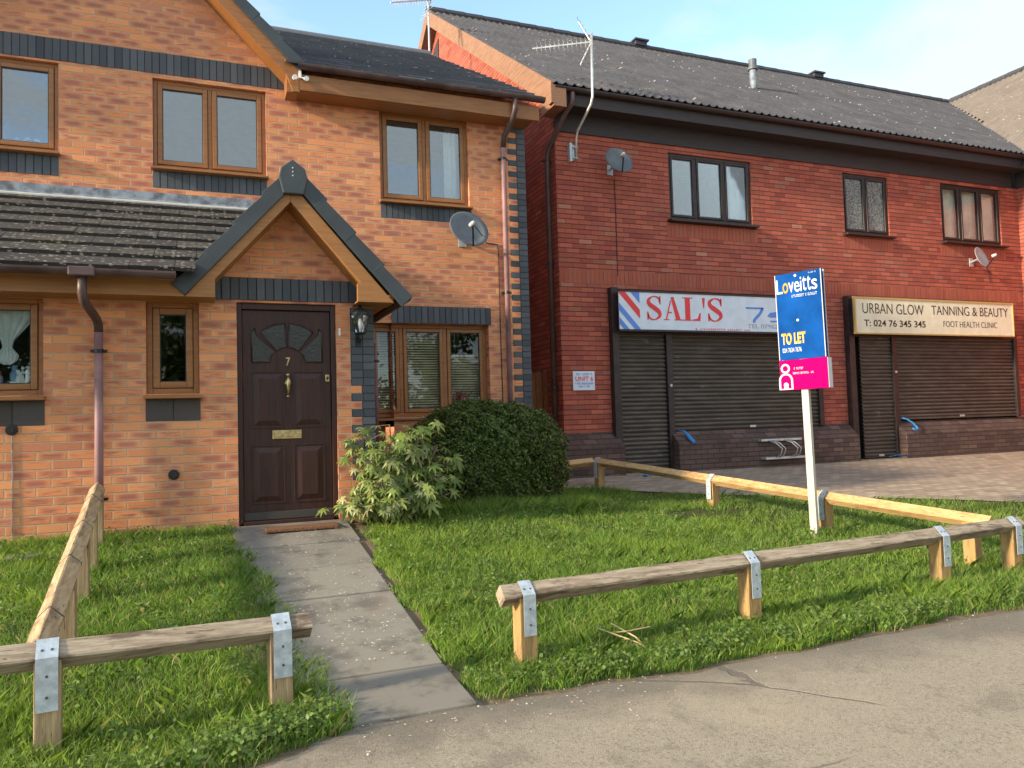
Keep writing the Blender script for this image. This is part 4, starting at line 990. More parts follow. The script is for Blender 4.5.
# shopfronts: frames and shutters are parts of the building
def shutter(name, x0, x1, z0, z1, y=10.41, pitch=.068):
    b = MB(); z = z1
    prof = []
    while z > z0 + .05:
        prof += [(y + .022, z), (y - .002, z - .008), (y - .012, z - .030), (y - .004, z - .050), (y + .022, z - .058)]; z -= pitch
    vs = []; n = len(prof)
    for x in (x0, x1): vs += [(x, a, c) for a, c in prof]
    b.add(vs, [(i, i + 1, n + i + 1, n + i) for i in range(n - 1)])
    b.box(x0, x1, y - .012, y + .02, z0, z + .01)
    o = b.build(name, M['shut'], RB)
    q = MB(); xm = x0 + (x1 - x0) * .52; q.box(xm - .06, xm + .06, y - .02, y - .012, z0 + .02, z0 + .055); q.build('shutter_latch', M['alu'], o)
    return o
def shopframe(x0, x1, zt, door, div, right, zb_disp, zb_door):
    b = MB()
    b.box(x0, x0 + .12, 10.33, 10.45, zb_door, zt); b.box(door, div, 10.36, 10.45, zb_door, zt - .6); b.box(right, x1, 10.36, 10.45, zb_disp, zt - .6)
    b.box(x0 + .10, x1, 10.37, 10.45, zt - .72, zt - .56)
    b.build('shop_frame', M['bfr'], RB, bevel=.004)
shopframe(5.86, 10.0, 2.03, 6.84, 6.95, 9.90, -.22, -.95)
shopframe(10.62, 15.0, 2.06, 11.66, 11.77, 14.90, -.19, -.95)
s1 = shutter('shop_shutter', 5.955, 6.83, -.86, 1.40); shutter('shop_shutter', 6.955, 9.90, -.225, 1.40)
s2 = shutter('shop_shutter', 10.92, 11.655, -.83, 1.42); shutter('shop_shutter', 11.775, 14.90, -.17, 1.42)
b = MB(); b.disc((6.89, 10.36, .50), .022, (0, -1, 0), .02, 12); b.build('lock', M['alu'], s1)
b = MB(); b.disc((11.71, 10.36, .70), .022, (0, -1, 0), .02, 12); b.build('lock', M['alu'], s2)

# --- SAL'S sign
def stroke(b, pts, ws, y0, y1):
    """ribbon of varying width through pts in XZ"""
    L_ = []; R_ = []
    for i, p in enumerate(pts):
        q0 = pts[max(0, i - 1)]; q1 = pts[min(len(pts) - 1, i + 1)]; d = Vector((q1[0] - q0[0], q1[1] - q0[1])).normalized(); n = Vector((-d.y, d.x))
        L_.append((p[0] + n.x * ws[i] / 2, p[1] + n.y * ws[i] / 2)); R_.append((p[0] - n.x * ws[i] / 2, p[1] - n.y * ws[i] / 2))
    for i in range(len(pts) - 1): b.poly_xz([L_[i], L_[i + 1], R_[i + 1], R_[i]], y0, y1)
def catm(P, n=6):
    out = []
    for i in range(len(P) - 1):
        p0 = P[max(i - 1, 0)]; p1 = P[i]; p2 = P[i + 1]; p3 = P[min(i + 2, len(P) - 1)]
        for k in range(n):
            t = k / n; out.append(tuple(.5 * ((2 * p1[j]) + (-p0[j] + p2[j]) * t + (2 * p0[j] - 5 * p1[j] + 4 * p2[j] - p3[j]) * t * t + (-p0[j] + 3 * p1[j] - 3 * p2[j] + p3[j]) * t ** 3) for j in range(len(p1))))
    out.append(P[-1]); return out
def glyph(b, ch, x, z, w, h, y0, y1):
    X = lambda u: x + u * w; Z = lambda v: z + v * h
    if ch == 'S':
        P = [(.88, .80, .05), (.74, .95, .09), (.45, .985, .06), (.17, .84, .17), (.22, .66, .24), (.52, .50, .26), (.80, .34, .24), (.83, .16, .17), (.55, .015, .06), (.26, .05, .09), (.10, .22, .05)]
        C = catm([(X(p[0]), Z(p[1]), p[2] * w) for p in P]); stroke(b, [c[:2] for c in C], [c[2] for c in C], y0, y1)
        b.poly_xz([(X(.84), Z(1.0)), (X(.92), Z(1.0)), (X(.92), Z(.66)), (X(.86), Z(.66)), (X(.80), Z(.80))], y0, y1)
        b.poly_xz([(X(.14), Z(0)), (X(.06), Z(0)), (X(.06), Z(.34)), (X(.12), Z(.34)), (X(.18), Z(.20))], y0, y1)
    if ch == 'A':
        b.poly_xz([(X(.42), Z(.98)), (X(.56), Z(1.0)), (X(.90), Z(.04)), (X(.66), Z(.04))], y0, y1)
        b.poly_xz([(X(.38), Z(.84)), (X(.43), Z(.84)), (X(.19), Z(.04)), (X(.13), Z(.04))], y0, y1)
        b.box(X(.27), X(.45), y0, y1, Z(.30), Z(.35)); b.box(X(.02), X(.30), y0, y1, Z(0), Z(.04)); b.box(X(.58), X(1.0), y0, y1, Z(0), Z(.04))
    if ch == 'L':
        b.box(X(.16), X(.42), y0, y1, Z(.04), Z(.96)); b.box(X(.02), X(.56), y0, y1, Z(.96), Z(1)); b.box(X(.02), X(.46), y0, y1, Z(0), Z(.04))
        b.poly_xz([(X(.50), Z(0)), (X(.94), Z(0)), (X(.98), Z(.34)), (X(.92), Z(.34)), (X(.80), Z(.10)), (X(.50), Z(.04))], y0, y1)
    if ch == "'": b.poly_xz([(X(.1), Z(1)), (X(.9), Z(1)), (X(.62), Z(.55)), (X(.42), Z(.55))], y0, y1)
    if ch == 'I': b.box(X(.3), X(.7), y0, y1, Z(.05), Z(.95)); b.box(X(.05), X(.95), y0, y1, Z(.95), Z(1)); b.box(X(.05), X(.95), y0, y1, Z(0), Z(.05))
def marks(b, x0, x1, z0, z1, y0, y1, n, rnd):
    """tiny unreadable line of print"""
    st = (x1 - x0) / n
    for i in range(n):
        if rnd.random() < .14: continue
        a = x0 + i * st
        b.box(a, a + st * .22, y0, y1, z0, z1); k = rnd.randint(0, 2)
        if k != 1: b.box(a + st * .22, a + st * .7, y0, y1, z1 - (z1 - z0) * .25, z1)
        if k != 0: b.box(a + st * .22, a + st * .7, y0, y1, z0, z0 + (z1 - z0) * .25)
SG = thing('shop_sign', 'long white barber sign with red stencil letters and blue and red stripes', 'shop sign', (7.9, 10.2, 1.36), 'fascia signs above the shutters')
sx0, sx1, sz0, sz1 = 5.915, 9.90, 1.362, 1.94; ys = 10.20
b = MB(); b.box(sx0, sx1, ys, ys + .02, sz0, sz1); b.build('sign_panel', M['s_white'], SG); b = MB(); b.box(sx0 + .05, sx1, ys + .0205, ys + .2, sz0, sz1); b.build('sign_box', M['bfr'], SG)
b = MB(); f = .03
b.box(sx0 - .01, sx1 + f, ys - .012, ys + .024, sz1, sz1 + f); b.box(sx0 - .01, sx1 + f, ys - .012, ys + .024, sz0 - f, sz0); b.box(sx1, sx1 + f, ys - .012, ys + .024, sz0, sz1)
b.build('sign_frame', M['bfr'], SG)
# stripes at the left end
w_, h_ = .36, sz1 - sz0
def clip_stripe(b, c0, wid):
    # diagonal band falling to the right: between lines z = sz1 - (x-c)*1.0
    pts = []
    def inside(poly, f):
        out = []
        for i in range(len(poly)):
            a, c = poly[i], poly[(i + 1) % len(poly)]; fa, fc = f(a), f(c)
            if fa >= 0: out.append(a)
            if fa * fc < 0: t_ = fa / (fa - fc); out.append((a[0] + (c[0] - a[0]) * t_, a[1] + (c[1] - a[1]) * t_))
        return out
    P = [(sx0, sz0), (sx0 + w_, sz0), (sx0 + w_, sz1), (sx0, sz1)]
    g = lambda p: (p[1] - sz1) + (p[0] - sx0) * 1.08
    P = inside(P, lambda p: g(p) - c0); P = inside(P, lambda p: (c0 + wid) - g(p))
    if len(P) > 2: b.poly_xz(P, ys - .004, ys)
b = MB(); clip_stripe(b, -.02, .135); b.build('red_stripe', M['s_red'], SG)
for c_, w2_ in ((.22, .16), (-.29, .115), (-.50, .105)):
    b = MB(); clip_stripe(b, c_, w2_); b.build('blue_stripe', M['s_blue'], SG)
# letters; measured across the panel 5.92..9.80 (px 618..776)
def sxp(px): 
    # image x on the sign -> X (perspective fit, measured)
    return float(np.interp(px, [618.5, 646, 663, 683, 702, 708, 723, 745, 760, 775], [5.903, 6.388, 6.696, 7.066, 7.425, 7.541, 7.832, 8.268, 8.573, 8.883]))
for (ch, a, c) in (('S', 646, 662), ('A', 663, 682), ('L', 682, 701), ("'", 702, 705.5), ('S', 707, 723)):
    b = MB(); glyph(b, ch, sxp(a), sz0 + .155, sxp(c) - sxp(a), .37, ys - .006, ys); b.build('letter', M['s_red'], SG)
b = MB(); X0 = sxp(746); b.box(X0, X0 + .36, ys - .005, ys, sz0 + .375, sz0 + .405); stroke(b, catm([(X0 + .34, sz0 + .39), (X0 + .28, sz0 + .30), (X0 + .17, sz0 + .20), (X0 + .155, sz0 + .15)]), [.05] * 19, ys - .005, ys); b.build('numeral', M['s_blue'], SG)
b = MB(); X1 = sxp(767); b.poly_xz([(X1, sz0 + .26), (X1 + .06, sz0 + .32), (X1 + .2, sz0 + .34), (X1 + .3, sz0 + .28), (X1 + .24, sz0 + .25), (X1 + .08, sz0 + .24)], ys - .005, ys); b.box(X1 + .06, X1 + .26, ys - .005, ys, sz0 + .165, sz0 + .19); b.build('emblem', M['s_blue'], SG)
text('lettering', 'TEL 07962', sxp(747), 8.93, sz0 + .055, sz0 + .125, ys, M['s_grey'], SG, bold=.01)
b = MB(); marks(b, sxp(695), sxp(750), sz0 + .012, sz0 + .036, ys - .004, ys, 26, random.Random(3)); b.build('small_print', M['s_red'], SG)

# --- cream sign
SG2 = thing('shop_sign', 'cream and gold salon sign reading urban glow tanning and beauty', 'shop sign', (12.6, 10.2, 1.385), 'fascia signs above the shutters')
cx0, cx1, cz0, cz1 = 10.62, 14.68, 1.385, 2.0
b = MB(); b.box(cx0, cx1, ys, ys + .02, cz0, cz1); b.build('sign_panel', M['s_cream'], SG2); b = MB(); b.box(cx0 + .05, cx1, ys + .0205, ys + .2, cz0, cz1); b.build('sign_box', M['bfr'], SG2)
b = MB(); f = .024
b.box(cx0 - .01, cx1, ys - .012, ys + .024, cz1 - .01, cz1 + f); b.box(cx0 - .01, cx1, ys - .012, ys + .024, cz0 - f, cz0); b.box(cx0 - .005, cx0 + f, ys - .02, ys + .02, cz0, cz1 - .01); b.box(cx1, cx1 + f, ys - .012, ys + .024, cz0 - f, cz1 + f)
b.build('sign_frame', M['s_gold'], SG2)
text('lettering', 'URBAN GLOW', 10.82, 12.30, 1.73, 1.915, ys, M['s_ink'], SG2, bold=-.008)
text('lettering', 'TANNING & BEAUTY', 12.50, 14.55, 1.745, 1.915, ys, M['s_ink'], SG2, bold=-.008)
text('lettering', 'T: 024 76 345 345', 10.84, 12.33, 1.50, 1.62, ys, M['s_ink'], SG2, bold=.012)
text('lettering', 'FOOT HEALTH CLINIC', 12.79, 14.23, 1.525, 1.635, ys, M['s_ink'], SG2, bold=-.015)

# --- unit sign
US = thing('unit_sign', 'small white wall plaque with red unit number beside the barber shutter', 'sign', (5.39, YR, .45))
b = MB(); b.box(5.205, 5.575, YR - .022, YR - .002, .445, .735); b.build('plate', M['s_white'], US, bevel=.003)
text('lettering', 'UNIT 6', 5.245, 5.545, .585, .655, YR - .022, M['s_red'], US, bold=.012)
b = MB(); marks(b, 5.245, 5.54, .675, .705, YR - .026, YR - .022, 16, random.Random(1)); marks(b, 5.235, 5.55, .535, .562, YR - .026, YR - .022, 20, random.Random(2)); marks(b, 5.30, 5.49, .492, .515, YR - .026, YR - .022, 12, random.Random(5)); b.build('small_print', M['s_blue'], US)

# --- side gate in the gap
G_ = thing('side_gate', 'brown wooden gate in the gap between the two buildings', 'gate', (4.5, 11.0, -.88))
b = MB()
for i in range(8): b.box(4.06 + i * .112, 4.06 + i * .112 + .105, 11.0, 11.02, -.85, .76)
b.build('boards', M['fence_p'], G_)
b = MB(); b.box(4.05, 4.95, 11.021, 11.05, -.5, -.4); b.box(4.05, 4.95, 11.021, 11.05, .4, .5); b.build('ledges', M['fence_p'], G_)
b = MB(); b.box(4.955, 5.03, 10.96, 11.04, -.88, .80); b.build('gate_post', M['fence_p'], G_)

# --- bike rack
BK = thing('bike_rack', 'low silver wall bicycle rack on the dark brick plinth', 'bike rack', (8.85, 10.2, -.72))
b = MB(); b.box(8.42, 9.25, 10.12, 10.198, -.44, -.405); b.build('top_rail', M['alu'], BK, bevel=.004)
b = MB(); b.box(8.45, 9.27, 10.06, 10.198, -.735, -.70); b.build('bottom_rail', M['alu'], BK, bevel=.004)
for x in (8.56, 8.63, 8.88, 8.95):
    b = MB(); b.tube([(x, 10.14, -.42), (x + .05, 10.0, -.47), (x + .11, 9.93, -.56), (x + .11, 9.97, -.66), (x + .09, 10.1, -.72)], .010, 8); b.build('hoop', M['alu'], BK, smooth=True)

# --- blue straps and litter
def rag(name, label, cat, pts, w, mat=M['rope']):
    b = MB(); n = len(pts); vs = []
    for i, p in enumerate(pts):
        ww = w[i] if isinstance(w, (list, tuple)) else w
        vs += [(p[0] - ww / 2, p[1], p[2]), (p[0] + ww / 2, p[1] - .02, p[2] + .01)]
    b.add(vs, [(2 * i, 2 * i + 1, 2 * i + 3, 2 * i + 2) for i in range(n - 1)])
    o = b.build(name, mat, smooth=True); s_ = o.modifiers.new('solid', 'SOLIDIFY'); s_.thickness = .012; return tag(o, label, cat, 'blue plastic scraps by the shutters')
rag('plastic_strap', 'bright blue strap hanging from the bottom of the barber display shutter', 'strap', [(6.99, 10.36, -.22), (7.05, 10.30, -.23), (7.09, 10.27, -.28), (7.12, 10.235, -.345), (7.15, 10.18, -.41), (7.13, 10.17, -.43)], [.02, .03, .05, .07, .05, .02])
rag('plastic_strap', 'bright blue strap hanging from the bottom of the salon display shutter', 'strap', [(11.82, 10.38, -.14), (11.88, 10.33, -.17), (11.95, 10.27, -.24), (12.0, 10.22, -.33), (11.92, 10.18, -.38), (11.86, 10.2, -.33)], [.04, .025, .025, .03, .04, .02])
rag('plastic_scrap', 'dark blue plastic scrap on the paving by the salon shutter door', 'litter', [(11.35, 10.25, -.82), (11.45, 10.2, -.79), (11.55, 10.22, -.82), (11.62, 10.18, -.80), (11.72, 10.2, -.82)], [.03, .06, .03, .06, .02])
rag('plastic_scrap', 'blue plastic scrap on the paving by the barber shutter door', 'litter', [(5.98, 10.0, -.875), (6.06, 9.97, -.85), (6.15, 9.97, -.87), (6.22, 9.95, -.86)], [.03, .08, .06, .03])

# --- aerials
def yagi(t, a, c, n=14, el=.16, plates=True):
    a, c = Vector(a), Vector(c); b = MB(); b.tube([a, c], .016, 8); b.build('boom', M['alu'], t)
    d = (c - a).normalized(); side = d.cross(Vector((0, 0, 1))).normalized(); b = MB()
    for i in range(n):
        p = a + (c - a) * (i / (n - 1)) * .92; s_ = side * .6 + Vector((0, 0, 1)) * .8; s2 = side * -.6 + Vector((0, 0, 1)) * .8
        for q in (s_, s2): b.tube([p - q * el * .5, p + q * el * .5], .004, 5)
    b.build('elements', M['alu'], t)
    if plates:
        b = MB()
        for sg in (1, -1):
            e = a - d * .02; f_ = e + Vector((0, 0, sg * .34)) + d * .18; b.tube([e, f_], .012, 6)
            for k in range(5): q = e + (f_ - e) * (k + 1) / 5; b.tube([q - side * .16, q + side * .16], .004, 5)
        b.build('reflector', M['alu'], t)
A1 = thing('tv_aerial', 'silver aerial on a cranked mast at the left corner of the red building', 'aerial', (5.40, 10.4, 4.1), 'rooftop aerials')
b = MB(); b.tube([(5.37, 10.40, 4.0), (5.37, 10.38, 4.32), (5.37, 10.32, 4.42), (5.43, 9.98, 4.70), (5.44, 9.94, 4.80), (5.46, 9.94, 5.78)], .020, 10); b.build('mast', M['alu'], A1, smooth=True)
b = MB(); b.box(5.25, 5.29, 10.37, 10.448, 3.95, 4.24); b.tube([(5.27, 10.38, 4.18), (5.40, 10.38, 4.18)], .012, 6); b.tube([(5.27, 10.38, 4.01), (5.40, 10.38, 4.01)], .012, 6); b.box(5.31, 5.34, 10.40, 10.448, 3.98, 4.22); b.build('wall_bracket', M['galv'], A1)
yagi(A1, (5.44, 9.96, 5.64), (4.72, 10.46, 5.66), 13)
A2 = thing('tv_aerial', 'thin aerial on a straight mast above the ridge of the orange house', 'aerial', (4.15, 14.1, 7.1), 'rooftop aerials')
b = MB(); b.tube([(4.15, 14.05, 7.0), (4.15, 14.05, 8.45)], .018, 8); b.build('mast', M['alu'], A2)
yagi(A2, (4.2, 14.05, 8.25), (3.32, 13.7, 7.85), 14, .20)

# ================================================================== KNEE RAILS
def diamond(b, p0, p1, s=.088, seg=10, jit=.002):
    """square rail laid on edge, with slightly uneven arrises"""
    p0, p1 = Vector(p0), Vector(p1); d = (p1 - p0).normalized(); sd = d.cross(Vector((0, 0, 1))).normalized(); up = sd.cross(d).normalized(); h = s * .7071
    vs = []; n = 8; c = .005
    prof = [(c, h - c), (h - c, c), (h - c, -c), (c, -h + c), (-c, -h + c), (-h + c, -c), (-h + c, c), (-c, h - c)]
    for i in range(seg + 1):
        p = p0 + (p1 - p0) * i / seg
        for (a, e) in prof: vs.append(p + sd * (a + random.uniform(-jit, jit)) + up * (e + random.uniform(-jit, jit)))
    fs = [(i * n + k, i * n + (k + 1) % n, (i + 1) * n + (k + 1) % n, (i + 1) * n + k) for i in range(seg) for k in range(n)]
    fs += [tuple(range(n - 1, -1, -1)), tuple(seg * n + k for k in range(n))]
    b.add(vs, [f[::-1] for f in fs])
def knee_rail(label, pts, posts, railmat, postmat, group='timber knee rails round the lawns', nostrap=(), bands=(), swid=.036, strapside=-1, wp=.10, straps=True, postmats=None, axis='x', dp=.10):
    """pts: rail centre ends; posts: list of t along it"""
    p0, p1 = Vector(pts[0]), Vector(pts[1]); t = thing('knee_rail', label, 'knee rail', (p0.x, p0.y, gz(p0.x, p0.y)), group)
    b = MB(); diamond(b, p0, p1); b.build('rail', railmat, t)
    d = (p1 - p0); ang = math.atan2(d.y, d.x)
    for k in bands:
        c = p0 + d * k; b = MB(); diamond(b, c - d.normalized() * .004, c + d.normalized() * .004, .093, 1, 0); b.build('wire_band', M['nail'], t)
    for i, k in enumerate(posts):
        c = p0 + d * k; zg = gz(c.x, c.y) - .15; top = c.z - .012
        b = MB(); ca, sa = math.cos(ang), math.sin(ang)
        def P(u, v, z): return (c.x + ca * u - sa * v, c.y + sa * u + ca * v, z)
        w, e = wp / 2, dp / 2; tl = random.uniform(-.006, .006)
        # V-notched top
        vs = [P(-w, -e, zg), P(w, -e, zg), P(w, e, zg), P(-w, e, zg), P(-w + tl, -e, top), P(w + tl, -e, top), P(w + tl, e, top), P(-w + tl, e, top), P(-w + tl, 0, top - .045), P(w + tl, 0, top - .045)]
        b.add(vs, [(0, 3, 2, 1), (0, 1, 5, 4), (2, 3, 7, 6), (1, 2, 6, 9, 5), (3, 0, 4, 8, 7), (4, 5, 9, 8), (8, 9, 6, 7)])
        po = b.build('post', (postmats[i] if postmats else postmat), t, bevel=.004)
        if straps and i not in nostrap:
            b = MB(); sw = swid; h = .0635; st = []
            for sg in (-1, 1): 
                prof = [(0, h + .004), (sg * h, .004), (sg * (e + .004), -.02 if h < e else -.01), (sg * (e + .004), -.185 if sg == strapside else -.10)]
                prof = [(0, h + .003), (sg * (h + .003), .002), (sg * (h + .003), -.012), (sg * (h + .004), -.215 if sg == strapside else -.10)]
                for j in range(len(prof) - 1):
                    (v0, z0), (v1, z1) = prof[j], prof[j + 1]; nv = Vector((z1 - z0, -(v1 - v0))).normalized() * (-.003 * sg)
                    q = []
                    for u in (-sw, sw):
                        q += [P(u, v0, c.z + z0), P(u, v1, c.z + z1), P(u, v1 + sg * .003, c.z + z1 + .002), P(u, v0 + sg * .003 * (v0 != 0), c.z + z0 + .003)]
                    b.add(q, [(0, 1, 2, 3), (7, 6, 5, 4), (0, 4, 5, 1), (1, 5, 6, 2), (2, 6, 7, 3), (3, 7, 4, 0)])
            so = b.build('strap', M['galv'], t)
            b = MB()
            for (u, z) in ((-.018, .03), (.018, .03)):
                pv = strapside * (h - z + .006); b.disc(P(u, pv, c.z + z), .006, (sa * .7 * -strapside, ca * .7 * strapside, .7), .003, 8)
            for z in (-.07, -.155): b.disc(P(0, strapside * (h + .0075), c.z + z), .006, (-sa * strapside, ca * strapside, 0), .003, 8)
            b.build('nail', M['nail'], so)
    return t
ZC = -.949
knee_rail('weathered front knee rail at the bottom left with two strapped posts', [(-3.2, 3.55, -.850), (.475, 3.885, -.951)], [.18, .705, .962], M['rail_x'], M['post'], wp=.10, swid=.041)
knee_rail('long grey weathered knee rail between lawn and pavement right of the path', [(1.475, 3.915, ZC + .014), (5.93, 4.17, ZC + .032)], [.032, .385, .787, .975], M['rail_x'], M['post_n'])
knee_rail('older knee rail running back from the front left post to the house wall', [(-.66, 3.86, -.925), (-.80, 7.15, -.452)], [.32, .575, .78, .965], M['rail_y'], M['post'], straps=False, bands=(.12, .38, .62, .86))
knee_rail('bright newer knee rail running back along the edge of the block paving', [(5.80, 4.30, -.915), (5.10, 9.60, -.592)], [.03, .292, .575, .985], M['rail_n'], M['post_n'], strapside=1, nostrap=(0,))
knee_rail('short knee rail behind the round hedge meeting the paving corner', [(5.06, 9.62, -.592), (4.1, 9.62, -.64)], [.55], M['rail_n'], M['post'], straps=False)

# ================================================================== TO LET BOARD
B = thing('estate_board', 'blue and pink to let board on a pale leaning post', 'estate agent board')
B.matrix_world = Matrix.Translation((5.408, 5.80, -1.22)) @ Matrix.Rotation(-.014, 4, Vector((-.684, -.73, 0))*-1) @ Matrix.Rotation(R(-66), 4, 'Z')
b = MB(); b.box(-.034, .034, -.027, .027, -.1, 2.50); b.build('post', M['spost'], B, local=True, bevel=.004)
b = MB(); z0, z1 = 1.745, 2.585; W_ = .222
for sg in (-1, 1):
    b = MB(); b.box(-W_, W_, min(sg * .028, sg * .036), max(sg * .028, sg * .036), z0, z1); b.build('board', M['b_blue'], B, local=True)
    for s2 in (-1, 1):
        b = MB(); b.box(min(s2 * (W_ + .0005), s2 * (W_ + .007)), max(s2 * (W_ + .0005), s2 * (W_ + .007)), min(sg * .0275, sg * .037), max(sg * .0275, sg * .037), z0, z1); b.build('edge_trim', M['b_white'], B, local=True)
sb = MB(); sb.box(-W_ - .006, W_ + .02, -.046, .046, 1.45, 1.74); slp = sb.build('slip_board', M['b_pink'], B, local=True, bevel=.003)
b = MB(); b.box(W_ + .0205, W_ + .024, -.044, .044, 1.452, 1.738); b.build('edge_trim', M['b_white'], B, local=True)
KB = .222 / .305
for fl in (False, True):
    sg = 1 if fl else -1; y = sg * .036
    def fx(a, c): return (a * KB, c * KB) if not fl else (-c * KB, -a * KB)
    def T(body, a, c, e, g, mt, bold=0., dz=0.): 
        q = fx(a, c); text('lettering', body, q[0], q[1], e, g, y + sg * dz, mt, B, local=True, bold=bold, flip=fl)
    # letters of the name one by one, the o in yellow
    xs_ = [(-.275, -.195, 'L', 'b_white', .14), (-.195, -.125, 'o', 'b_yel', .10), (-.125, -.055, 'v', 'b_white', .10), (-.055, .015, 'e', 'b_white', .10), (.020, .040, 'i', 'b_white', .14), (.046, .095, 't', 'b_white', .14), (.100, .150, 't', 'b_white', .14), (.155, .225, 's', 'b_white', .10)]
    for (a, c, ch, mt, hh) in xs_: 
        s_ = 1.12; T(ch, a * s_ + .012, c * s_ + .008, 2.395, 2.395 + hh, M[mt], .006)
    T('TO LET', -.265, .06, 1.892, 2.002, M['b_white'], .03); 
    q = fx(-.258, .067); text('lettering', 'TO LET', q[0], q[1], 1.90, 2.005, y + sg * .0035, M['b_yel'], B, local=True, bold=.02, flip=fl)
    T('024 7634 7676', -.26, .0, 1.815, 1.86, M['b_white'], .01)
    b = MB(); rn = random.Random(9); m0, m1 = fx(-.09, .255); marks(b, m0, m1, 2.345, 2.37, min(y, y + sg * .003), max(y, y + sg * .003), 22, rn); m0, m1 = fx(.15, .255); marks(b, m0, m1, 2.555, 2.567, min(y, y + sg * .003), max(y, y + sg * .003), 9, rn)
    b.build('small_print', M['b_white'], B, local=True)
    b = MB()
    for (a, z) in ((-.02, 2.555), (-.02, 2.12)): b.disc((a * -sg, y, z), .012, (0, sg, 0), .004, 12)
    b.build('bolt', M['white'], B, local=True)
    y = sg * .046; b = MB(); c0 = -.17 * -sg
    def ringxz(b, c, z, r0, r1, a0, a1, n=20):
        for i in range(n):
            u0, u1 = R(a0 + (a1 - a0) * i / n), R(a0 + (a1 - a0) * (i + 1) / n)
            b.poly_xz([(c + r0 * math.cos(u0), z + r0 * math.sin(u0)), (c + r1 * math.cos(u0), z + r1 * math.sin(u0)), (c + r1 * math.cos(u1), z + r1 * math.sin(u1)), (c + r0 * math.cos(u1), z + r0 * math.sin(u1))], min(y, y + sg * .003), max(y, y + sg * .003))
    ringxz(b, c0, 1.66, .028, .046, 0, 360); ringxz(b, c0, 1.545, .052, .070, 0, 180); ringxz(b, c0, 1.50, .0, .024, 0, 360)
    yy = (min(y, y + sg * .003), max(y, y + sg * .003))
    b.box(c0 - .070, c0 - .052, *yy, 1.465, 1.545); b.box(c0 + .052, c0 + .070, *yy, 1.465, 1.545); b.box(c0 - .070, c0 + .070, *yy, 1.455, 1.465); b.box(c0 - .022, c0 + .022, *yy, 1.462, 1.495)
    b.build('emblem', M['b_white'], B, local=True)
    b = MB(); m0, m1 = fx(-.13, .03); marks(b, m0, m1, 1.645, 1.665, *yy, 10, rn); m0, m1 = fx(-.13, .15); marks(b, m0, m1, 1.60, 1.618, *yy, 22, rn); b.build('small_print', M['b_white'], B, local=True)

# ================================================================== PLANTS
def leafquads(centers, normals, size, asp=1.6, curl=.25):
    """numpy: pointed 6-vertex leaves"""
    n = len(centers); nr = normals / np.linalg.norm(normals, axis=1, keepdims=True)
    t_ = rng.normal(size=(n, 3)); t_ -= (t_ * nr).sum(1, keepdims=True) * nr; t_ /= np.linalg.norm(t_, axis=1, keepdims=True)
    s_ = np.cross(nr, t_); L = size[:, None]; V = np.empty((n, 4, 3))
    V[:, 0] = centers - t_ * L * .5; V[:, 1] = centers + s_ * L * .5 / asp + nr * L * curl * .3; V[:, 2] = centers + t_ * L * .5 - nr * L * curl * .4; V[:, 3] = centers - s_ * L * .5 / asp + nr * L * curl * .3
    return V
def quadmesh(name, V, mat, parent=None, off=(0, 0, 0), smooth=False):
    n, k = V.shape[0], V.shape[1]; me = bpy.data.meshes.new(name); V = V - np.array(off)
    me.vertices.add(n * k); me.vertices.foreach_set('co', V.reshape(-1).astype(np.float32))
    me.loops.add(n * k); me.loops.foreach_set('vertex_index', np.arange(n * k, dtype=np.int32))
    me.polygons.add(n); me.polygons.foreach_set('loop_start', np.arange(0, n * k, k, dtype=np.int32)); me.polygons.foreach_set('loop_total', np.full(n, k, dtype=np.int32))
    me.update(calc_edges=True); me.materials.append(mat)
    o = bpy.data.objects.new(name, me); COL.objects.link(o)
    if parent is not None: o.parent = parent
    return o
# round clipped hedge
hc = np.array([3.07, 8.42, -.45]); HG = thing('hedge', 'dark green clipped rounded hedge under the bay window', 'hedge', (3.18, 8.42, -.95))
def hedge_r(d):
    x, y, z = d[:, 0], d[:, 1], d[:, 2]; e = 2.35
    r = (np.abs(x / .98) ** e + np.abs(y / .60) ** e + np.abs(z / .68) ** e) ** (-1 / e)
    return r * (1 + .05 * np.sin(5 * x + 3 * z) * np.cos(6 * y + 2 * x) + .04 * np.sin(19 * x + 2) * np.sin(17 * z + 14 * y) + .03 * np.sin(13 * x + 4) * np.sin(11 * z + 1))
d = rng.normal(size=(46000, 3)); d /= np.linalg.norm(d, axis=1, keepdims=True); d = d[(d[:, 2] > -.95)]
rr_ = hedge_r(d) * (1 - np.abs(rng.normal(size=len(d))) * .06 + .02); c = hc + d * rr_[:, None]; ok = c[:, 2] > -.96; c = c[ok]; d = d[ok]
nrm = d + rng.normal(size=d.shape) * .75; nrm[:, 2] += .35
quadmesh('foliage', leafquads(c, nrm, rng.uniform(.022, .052, len(c)), 1.9), M['hedge'], HG, HG.location)
u = rng.normal(size=(1200, 3)); u /= np.linalg.norm(u, axis=1, keepdims=True); u = u[u[:, 1] < .5]
b = MB(); 
for q, rq in zip(u, hedge_r(u)):
    p = hc + q * rq * .80; e = hc + q * rq * (1.03 + random.random() * .05)
    if p[2] > -.9: b.tube([p, e], [.004, .002], 4, cap=False)
b.build('twigs', M['stem'], HG)
b = MB(); NA, NB = 28, 14; vs = []
for j in range(NB + 1):
    for i in range(NA):
        th = math.pi * j / NB; ph = 2 * math.pi * i / NA; q = np.array([[math.sin(th) * math.cos(ph), math.sin(th) * math.sin(ph), math.cos(th)]]); p = hc + q[0] * hedge_r(q)[0] * .86; vs.append(p)
b.add(vs, [(j * NA + i, (j + 1) * NA + i, (j + 1) * NA + (i + 1) % NA, j * NA + (i + 1) % NA) for j in range(NB) for i in range(NA)]); b.build('inner_mass', M['hedge_in'], HG, smooth=True)

